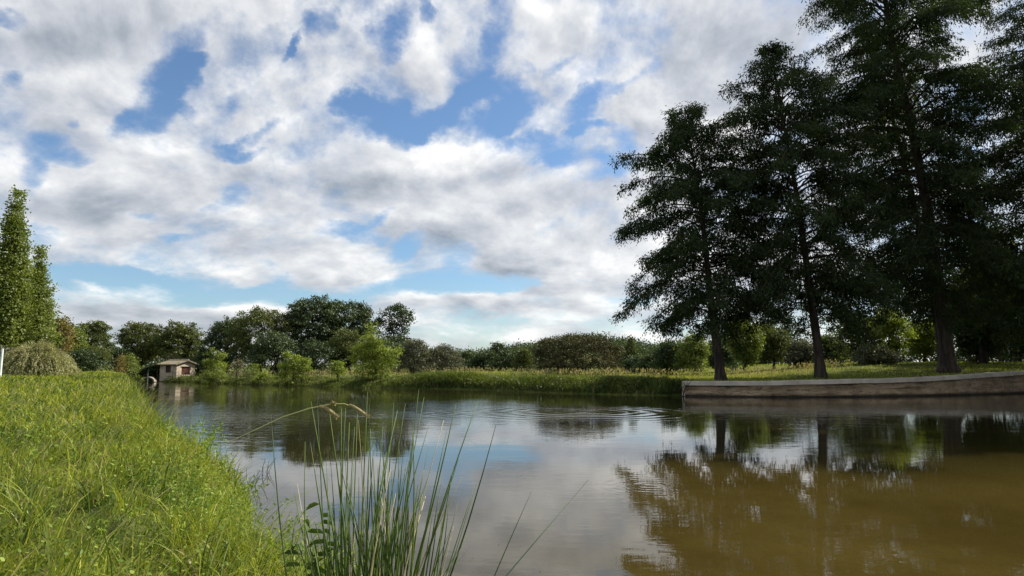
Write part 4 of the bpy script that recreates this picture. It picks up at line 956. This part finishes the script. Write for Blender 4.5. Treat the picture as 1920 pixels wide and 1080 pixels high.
# broad bladed tufts in the left foreground, each a plant
for i, (px, py, Yt, s_, lb) in enumerate([(40, 1010, 1.75, 0.40, 'coarse grass tuft with broad arching blades in the lower left corner'), (70, 830, 3.3, 0.42, 'dark broad bladed grass tuft at the left edge of the meadow'), (190, 800, 3.9, 0.38, 'dark upright grass tuft left of the middle of the meadow'), (175, 1075, 1.9, 0.30, 'grass tuft with a few long blades near the bottom edge'), (375, 1060, 2.6, 0.34, 'dark thin bladed grass tuft near the bottom by the water')]):
    rng = np.random.default_rng(120 + i); x0 = ray(px, py)[0] * Yt; n = 46
    X = x0 + rng.normal(size=n) * .045; Y = Yt + rng.normal(size=n) * .045; z0 = float(height(np.array([x0]), np.array([Yt]))[0])
    P_ = np.stack([X - x0, Y - Yt, np.zeros(n) - .02], -1)
    Bq = blades(P_, s_ * rng.uniform(.5, 1.15, n), rng.uniform(.006, .0105, n), rng, lean=0.85, wind=(0.25, -0.1), seg=6, curl=1.3)
    o = blade_obj('grass_tuft', lb, 'grass tuft', 'grass_blade', Bq, rng.random(n) * .6, np.where(rng.random(n) < .12, .8, 0), kind=None); o.location = (x0, Yt, z0); o['group'] = 'coarse grass tufts in the meadow'

# clover and small leaved herbs
rng = np.random.default_rng(103)
X, Y, R_ = polar_pts(60000, -75, 14, 1.2, 14, rng); d = sdist(X, Y)
m_ = (wavy(X, Y, 1.5, 7.0) + 0.9 * np.exp(-(d / 0.7) ** 2) + 0.25 * rng.normal(size=len(X))) > 0.48
ok = (d > 0.0) & m_ & (np.hypot(X + 0.05, Y - 0.3) > 0.9); X, Y, R_, d = X[ok], Y[ok], R_[ok], d[ok]
n = len(X); cen = np.stack([X, Y, height(X, Y, d) + rng.uniform(.04, .19, n)], -1); s_ = rng.uniform(.005, .010, n) * np.clip(R_ / 4, 1, 1.8)
nv = unit(rng.normal(size=(n, 3)) * .45 + np.array([0, -.15, 1.0])); u_ = unit(np.cross(nv, rng.normal(size=(n, 3)))); v_ = np.cross(nv, u_)
V = np.stack([cen + u_ * (s_ * math.cos(q))[:, None] + v_ * (s_ * math.sin(q) * rng.uniform(.6, 1, n))[:, None] for q in np.arange(6) * PI / 3], 1)
tag(link('clover', arr_mesh('clover', V.reshape(-1, 3), 6, tint=rng.random(n)), 'ground_leaf'), 'patches of small round leaved herbs among the grass at the water edge', 'ground cover', kind='stuff')

# bushy yellow green herbs bulging over the near water edge
rng = np.random.default_rng(113)
X, Y, R_ = polar_pts(9000, -65, 6, 2.4, 16, rng); d = sdist(X, Y)
ok = (d > 0.02) & (rng.random(len(X)) < 0.95 * np.exp(-((d - .30) / .30) ** 2) * (R_ < 13) + .03) & (wavy(X, Y, 2.0, 2.0) > -.35); X, Y, R_, d = X[ok], Y[ok], R_[ok], d[ok]
per = 26; n = len(X) * per; hh = rng.uniform(.12, .34, len(X)); lx = rng.normal(size=(len(X), 2)) * .10 + np.array([.08, -.04])
u = rng.random(n) ** .7; b0 = np.repeat(np.stack([X, Y, height(X, Y, d)], -1), per, 0)
C = b0 + np.stack([np.repeat(lx[:, 0], per) * u, np.repeat(lx[:, 1], per) * u, np.repeat(hh, per) * u], -1) + rng.normal(size=(n, 3)) * .012
Ls = rng.uniform(.012, .030, n) * np.repeat(np.clip(R_ / 5, 1, 1.8), per)
V = kites(C, unit(rng.normal(size=(n, 3)) + np.array([.2, -.2, .35])), Ls, Ls * .34, rng)
tag(link('bank_herbs', arr_mesh('bank_herbs', V.reshape(-1, 3), 4, tint=np.clip(np.repeat(rng.random(len(X)), per) * .6 + .45 * rng.random(n), 0, 1)), 'ground_leaf'), 'bushy yellow green herbs bulging over the near left water edge', 'weeds', kind='stuff')

# far bank: rough grass falling over the edge, and the meadow behind it
rng = np.random.default_rng(104)
# points spread along the far shoreline
fs_ = curve_sample(POND[22:39], 0.5)
n = 120000; i_ = rng.integers(0, len(fs_), n); dd = rng.exponential(2.0, n)
tgf = unit(np.gradient(fs_, axis=0)); nf2 = np.stack([-tgf[:, 1], tgf[:, 0]], -1)
X = fs_[i_, 0] + nf2[i_, 0] * dd + rng.normal(size=n) * .4; Y = fs_[i_, 1] + nf2[i_, 1] * dd + rng.normal(size=n) * .4
d = sdist(X, Y); ok = (d > 0.0) & (d < 14) & (X < 9.3); X, Y, d = X[ok], Y[ok], d[ok]; n = len(X)
mound = 1.7 * np.exp(-((X + 5.2) / 2.6) ** 2) * np.exp(-(d / 3.5) ** 2)
Hh = (0.27 + 0.20 * wavy(X, Y, .9, 1.0) + 0.12 * wavy(X, Y, 2.6, 6.0) + 0.50 * mound + 0.25 * sm(-4, 3, X) * np.exp(-(d / 2.5) ** 2)) * rng.uniform(.5, 1.3, n); Hh = np.clip(Hh, .12, 1.25)
P_ = np.stack([X, Y, height(X, Y, d) - .02], -1)
Bq = blades(P_, Hh, rng.uniform(.035, .07, n), rng, lean=0.6, wind=(0.1, -0.35), seg=2, curl=0.9)
blade_obj('bank_grass', 'rough long grass hanging over the far bank', 'grass', 'bank_grass', Bq, np.clip(.5 + .30 * wavy(X, Y, .5, 3.) + .3 * wavy(X, Y, 2.2, 8.) + .2 * rng.normal(size=n), 0, 1), np.where(rng.random(n) < .12 + .25 * (X < -16) * (rng.random(n) < .5), .7, 0))
# broad leaved weeds growing through the far bank, in clumps
rng = np.random.default_rng(114)
nc = 420; i_ = rng.integers(0, len(fs_), nc); dd = rng.exponential(1.3, nc)
cx = fs_[i_, 0] + nf2[i_, 0] * dd; cy = fs_[i_, 1] + nf2[i_, 1] * dd; dc = sdist(cx, cy); k = (dc > 0) & (cx < 9); cx, cy, dc = cx[k], cy[k], dc[k]
per = 70; sz = rng.uniform(.25, .6, len(cx)); C = np.repeat(np.stack([cx, cy, height(cx, cy, dc) + sz * .5], -1), per, 0) + rng.normal(size=(len(cx) * per, 3)) * np.repeat(sz, per)[:, None] * np.array([.55, .55, .42])
V = kites(C, unit(rng.normal(size=C.shape) + np.array([0, -.3, .2])), rng.uniform(.08, .16, len(C)), rng.uniform(.05, .09, len(C)), rng)
tag(link('bank_weeds', arr_mesh('bank_weeds', V.reshape(-1, 3), 4, tint=np.clip(np.repeat(rng.random(len(cx)), per) * .7 + .3 * rng.random(len(C)), 0, 1)), 'plane_leaves'), 'leafy weeds growing in clumps along the far bank', 'weeds', kind='stuff')
# hanging grass where the bank meets the quay wall
rng = np.random.default_rng(115); n = 700; X = 9.35 + rng.normal(size=n) * .5; Y = 39.85 + rng.normal(size=n) * .25; z0 = .55
Bq = blades(np.stack([X - 9.35, Y - 39.85, rng.uniform(-.35, .25, n)], -1), rng.uniform(.3, .7, n), rng.uniform(.03, .055, n), rng, lean=.9, wind=(.25, -.3), seg=3, curl=1.2)
o = blade_obj('grass_tussock', 'dark overhanging grass tussock at the left end of the quay wall', 'grass tussock', 'bank_grass', Bq, rng.random(n) * .6, np.where(rng.random(n) < .1, .7, 0), kind=None); o.location = (9.35, 39.85, z0)
# meadow beyond the banks and under the quay trees
rng = np.random.default_rng(105)
X, Y, R_ = polar_pts(150000, -48, 48, 39, 125, rng); d = sdist(X, Y); ok = (d > .5); X, Y, R_, d = X[ok], Y[ok], R_[ok], d[ok]
n = len(X); Hh = (0.12 + 0.05 * wavy(X, Y, .7)) * rng.uniform(.5, 1.5, n); P_ = np.stack([X, Y, height(X, Y, d) - .01], -1)
Bq = blades(P_, Hh, R_ * 0.0009 * rng.uniform(.6, 1.3, n), rng, lean=.7, wind=(0, 0), seg=2)
blade_obj('field_grass', 'sunlit short grass behind the far bank and the quay', 'grass', 'grass_blade', Bq, np.clip(.5 + .4 * wavy(X, Y, .25, 2.) + .2 * rng.normal(size=n), 0, 1), np.where(rng.random(n) < .12, .7, 0))
# tall seeding grasses
rng = np.random.default_rng(106)
nX = 3400; X = rng.uniform(-36, 26, nX); Y = np.interp(X, [-36, -16, 0, 8, 14, 26], [82, 72, 62, 52, 50, 54]) + rng.normal(size=nX) * 3.0
d = sdist(X, Y); ok = (d > 1.0) & (wavy(X, Y, .45, 3.3) + .3 * rng.normal(size=nX) > -.05); X, Y, d = X[ok], Y[ok], d[ok]; n = len(X); P_ = np.stack([X, Y, height(X, Y, d)], -1)
Hh = rng.uniform(.25, .70, n); Bq = blades(P_, Hh, np.full(n, .03), rng, lean=.25, wind=(.05, 0), seg=2, curl=.2)
tip = (P_ + np.array([0, 0, 1.0]) * (Hh * .86)[:, None]); V = kites(np.repeat(tip, 2, 0) + rng.normal(size=(2 * n, 3)) * .03, unit(np.array([0.2, 0, 1.0]) + rng.normal(size=(2 * n, 3)) * .35), rng.uniform(.12, .24, 2 * n), rng.uniform(.04, .07, 2 * n), rng)
allv = np.concatenate([Bq.reshape(-1, 4, 3), V]); tn = rng.random(len(allv))
tag(link('seeding_grass', arr_mesh('seeding_grass', allv.reshape(-1, 3), 4, tint=tn, dry=np.zeros(len(allv))), 'seed_straw'), 'tall straw coloured seeding grass along the far field', 'grass', kind='stuff')
# weedy fringe at the left waterline
rng = np.random.default_rng(107)
X, Y, R_ = polar_pts(8000, -42, -5, 8, 60, rng); d = sdist(X, Y); ok = (d > 0.0) & (d < .9); X, Y, R_, d = X[ok], Y[ok], R_[ok], d[ok]; n = len(X)
P_ = np.stack([X, Y, height(X, Y, d)], -1)
Bq = blades(P_, rng.uniform(.25, .65, n) * (1 - .6 * sm(9, 35, R_)), np.maximum(.0045, R_ * .0007), rng, lean=.9, wind=(.25, 0), seg=3, curl=.4)
blade_obj('waterside_grass', 'thin long grass stems leaning over the water along the left bank', 'grass', 'grass_blade', Bq, rng.random(n) * .5, np.where(rng.random(n) < .25, .8, 0))

# ================================================================== rushes and stems in the foreground
def stems(root_xyz, tips, rad, mat, parent, name, seed, bow=0.03, seg=6, drysel=None, tintv=None):
    """round tapering stems from near the root point to the given tips, all relative to root"""
    rn = random.Random(seed); mb = MB(); tint = []; dry = []
    for i, (b, e) in enumerate(tips):
        b = np.array(b) - root_xyz; e = np.array(e) - root_xyz
        bw = np.array([rn.uniform(-bow, bow), rn.uniform(-bow, bow), 0]); r = rad * rn.uniform(.7, 1.15)
        pts = [b + (e - b) * (j / seg) + bw * math.sin(PI * j / seg) for j in range(seg + 1)]
        nf0 = len(mb.f); mb.tube(pts, [r * (1 - 0.75 * (j / seg) ** 2.2) for j in range(seg + 1)], 5)
        k = len(mb.f) - nf0; tint += [rn.random() if tintv is None else tintv] * k; dry += [(1.0 if (drysel and drysel(i, rn)) else 0.0)] * k
    return mb.build(name, mat, parent, smooth=True, attr={'tint': tint, 'dry': dry})

RX = np.array([-0.34, 1.62, 0.0]); RX[2] = float(height(RX[0:1], RX[1:2])[0])
rn = random.Random(42)
def tip_at(px, py, Y): return at(px, py, Y)
tips_px = [(508, 775), (583, 753), (595, 755), (618, 775), (640, 765), (648, 765), (655, 792), (670, 776), (689, 735), (692, 758), (738, 755), (760, 757), (785, 731), (795, 745), (832, 788), (855, 757), (895, 755), (930, 797), (892, 905), (876, 1003), (838, 808), (803, 840), (572, 828), (582, 830), (612, 860), (636, 862), (665, 800), (718, 800), (700, 860), (745, 770), (775, 810), (860, 860), (846, 890), (808, 880), (765, 860), (725, 880), (650, 900), (590, 880), (712, 905)]
T = []
for (px, py) in tips_px:
    Yt = 1.62 + rn.uniform(-.10, .12); e = at(px, py, Yt)
    k = (px - 700) / 230.0
    b = (RX[0] + 0.07 * k + rn.uniform(-.05, .05) + 0.02, RX[1] + rn.uniform(-.07, .07), RX[2] - .02); T.append((b, e))
for i in range(118):
    px = rn.gauss(715, 78); py = 1010 - abs(rn.gauss(0, 1)) * 75 - 60 * math.exp(-((px - 770) / 60) ** 2); py = max(py, 800); Yt = 1.62 + rn.uniform(-.12, .14); e = at(px, py, Yt); k = (px - 700) / 230.0
    b = (RX[0] + 0.08 * k + rn.uniform(-.055, .055) + 0.02, RX[1] + rn.uniform(-.08, .08), RX[2] - .02); T.append((b, e))
rc = empty('rush_clump', tuple(RX)); tag(rc, 'tall clump of thin dark green rushes in the foreground water edge', 'rushes')
stems(RX, T, 0.0025, 'rush_green', rc, 'stems', 4, bow=.02, drysel=lambda i, r: r.random() < 0.06)
# a few long bending pale stems within the clump
T2 = [((RX[0] - .02, RX[1], RX[2]), at(672, 788, 1.6)), ((RX[0] + .05, RX[1] + .02, RX[2]), at(866, 895, 1.66)), ((RX[0] + .03, RX[1], RX[2]), at(795, 880, 1.64))]
stems(RX, T2, 0.0022, 'seed_straw', rc, 'dry_stems', 6, bow=.03)
# single leaning rushes
for (bx_, by_, ex, ey, Yb, Ye, r, lb) in [(940, 1098, 1103, 900, 1.25, 1.45, .0026, 'single dark rush leaning right over the open water'), (826, 1100, 878, 1003, 1.4, 1.45, .0024, 'short pale green rush leaning right at the foot of the clump'), (838, 1100, 894, 905, 1.5, 1.55, .0024, 'thin dark rush standing right of the clump')]:
    b = np.array(at(bx_, by_, Yb)); e = np.array(at(ex, ey, Ye)); dv = (e - b) / np.linalg.norm(e - b)
    g0 = b - dv * 1.0
    for _ in range(60):
        if g0[2] > float(height(g0[0:1], g0[1:2])[0]) - 0.02 and g0[2] > -.05: g0 = g0 - dv * 0.05
    stems(g0, [(g0, e)], r, 'rush_green', None, 'rush', 8, bow=.012, tintv=0.0)
    o = [q for q in COL.objects if q.name == 'rush' or q.name.startswith('rush.')][-1]; o.location = tuple(g0); tag(o, lb, 'rush', 'single rushes in the foreground')

# arching grass stalk with two drooping seed heads
pts = [at(px, py, Y_) for px, py, Y_ in [(300, 905, 1.35), (400, 843, 1.40), (470, 810, 1.42), (530, 782, 1.44), (580, 766, 1.45), (620, 758, 1.45), (645, 757, 1.45), (662, 763, 1.45)]]
base_ = np.array([pts[0][0] - .12, 1.30, 0]); base_[2] = float(height(base_[0:1], base_[1:2])[0])
pts = [tuple(base_), tuple(base_ + np.array([.03, .01, .25]))] + pts
root = empty('grass_stalk', tuple(base_)); tag(root, 'pale arching grass stalk bowed over the rushes with drooping seed heads', 'grass stalk')
mb = MB(); mb.tube([np.array(p) - base_ for p in pts], [.0004, .0004, .0004, .0006, .0009, .0012, .0014, .0013, .0012, .0012], 5); k = len(mb.f)
mb.build('stem', 'stalk_green', root, smooth=True, attr={'tint': [1.0] * k, 'dry': [0.25] * k})
def seed_head(pp, r, parent, base_, seed):
    rn = random.Random(seed); mb = MB(); P_ = [np.array(at(a, b, 1.45)) - base_ for a, b in pp]; n = len(P_)
    mb.tube(P_, [r * (0.35 + 0.65 * math.sin(PI * min(1, (i + .6) / n))) for i in range(n)], 7, rough=.3, seed=seed)
    for i in range(150):      # bristles
        t_ = rn.random() * (n - 1.001); j = int(t_); q = P_[j] + (P_[j + 1] - P_[j]) * (t_ - j); ax = P_[j + 1] - P_[j]; ax /= np.linalg.norm(ax)
        v = np.array([rn.gauss(0, 1) for _ in range(3)]); v -= ax * v.dot(ax); v /= np.linalg.norm(v); e = q + v * r * 1.35 + ax * r * 1.1; s_ = np.cross(v, ax) * r * .35
        mb.add([q + v * r * .5 + s_, q + v * r * .5 - s_, e], [(0, 1, 2)])
    return mb.build('seed_head', 'seed_straw', parent, attr={'tint': [rn.random() * .6 for _ in mb.f], 'dry': [0] * len(mb.f)})
seed_head([(598, 762), (607, 764), (616, 769), (624, 775), (632, 782)], .0046, root, base_, 1)
seed_head([(655, 759), (664, 763), (673, 769), (682, 775), (690, 781)], .0038, root, base_, 2)
o = seed_head([(620, 757), (624, 755), (628, 757)], .0035, root, base_, 3)

# leafy waterside weed at the left foot of the rushes
wb = np.array([-0.42, 1.75, 0.0]); wb[2] = float(height(wb[0:1], wb[1:2])[0])
root = empty('leafy_weed', tuple(wb)); tag(root, 'leafy green weed with long pointed leaves growing at the left foot of the rushes', 'plant')
mb = MB(); rn = random.Random(3); lv = []; tt = []
for (px, py) in [(570, 975), (600, 945), (560, 1020), (590, 1020), (625, 985)]:
    e = np.array(at(px, py, 1.72)) - wb; mb.tube([(rn.uniform(-.02, .02), 0, -.02), e * .5 + np.array([.01, 0, 0.0]), e], [.004, .003, .002], 5)
    for k in range(9):
        t_ = .45 + .55 * k / 8; q = e * t_; a = rn.uniform(0, 2 * PI); dv = np.array([math.cos(a), math.sin(a) * .6, rn.uniform(-.25, .4)]); dv /= np.linalg.norm(dv); L_ = rn.uniform(.035, .065)
        s_ = np.cross(dv, [0, 0.3, 1]); s_ /= np.linalg.norm(s_); s_ *= L_ * .07
        p1 = q + dv * L_ * .35 + np.array([0, 0, .006]); p2 = q + dv * L_ * .7 + np.array([0, 0, .002]); p3 = q + dv * L_ + np.array([0, 0, -.012])
        lv += [[q, p1 - s_, p2 - s_ * .8, p3], [q, p3, p2 + s_ * .8, p1 + s_]]; tt += [.55 + rn.random() * .45] * 2
k = len(mb.f); mb.build('stems', 'rush_green', root, smooth=True, attr={'tint': [.5] * k, 'dry': [0] * k})
link('leaves', arr_mesh('leaves', np.array(lv).reshape(-1, 3), 4, tint=tt, dry=[0] * len(tt)), 'rush_green', root)

# dark twiggy water plants standing in the shallows
rn = random.Random(12)
for i, (px, py, s_, lb) in enumerate([(455, 925, 1.0, 'sparse dark twiggy stems standing in the water beside the bank'), (478, 905, .9, 'thin dark water weed stems right of the bank edge'), (497, 880, .8, 'single branching dark weed out in the shallow water')]):
    Yb = 1.6 * F / (py - 690); x0 = ray(px, py)[0] * Yb; mb = MB(); 
    for j in range(5):
        e = np.array([rn.uniform(-.12, .2) * s_, rn.uniform(-.1, .1), rn.uniform(.15, .34) * s_]); o0 = np.array([rn.uniform(-.1, .1), rn.uniform(-.1, .1), -.05])
        m1 = (o0 + e) / 2 + np.array([rn.uniform(-.03, .03), 0, 0]); mb.tube([o0, m1, e], [.004, .0035, .002], 4)
        for k in range(3):
            q = o0 + (e - o0) * rn.uniform(.3, .95); mb.tube([q, q + np.array([rn.uniform(-.07, .07), 0, rn.uniform(0, .05)])], [.0028, .0015], 3)
    k = len(mb.f); o = mb.build('water_weed', 'rush_green', attr={'tint': [0] * k, 'dry': [0.05] * k}); o.location = (x0, Yb, 0); tag(o, lb, 'water plant', 'dark water weeds in the shallows')

# bits of leaf and seed floating on the pond
rng = np.random.default_rng(130)
n = 420; Y = np.exp(rng.uniform(math.log(3.2), math.log(32), n)); X = rng.uniform(-.7, .8, n) * Y; k = rng.random(n) < .45; X[k] = X[k] * .3 + (-.28 * Y[k]); d = sdist(X, Y); ok = d < -.15; X, Y = X[ok], Y[ok]; n = len(X)
C = np.stack([X, Y, np.full(n, .004)], -1); a = rng.uniform(0, 2 * PI, n); Dn = np.stack([np.cos(a), np.sin(a), np.zeros(n)], -1)
s_ = rng.uniform(.010, .030, n) * np.clip(Y / 9, .8, 1.8)
V = kites(C, Dn, s_, s_ * .5, rng, nrm=np.tile([0., 0., 1.], (n, 1)))
tag(link('floating_leaves', arr_mesh('floating_leaves', V.reshape(-1, 3), 4, tint=rng.random(n) * .5), 'bramble_leaves'), 'scattered bits of leaf floating on the pond', 'floating leaves', kind='stuff')
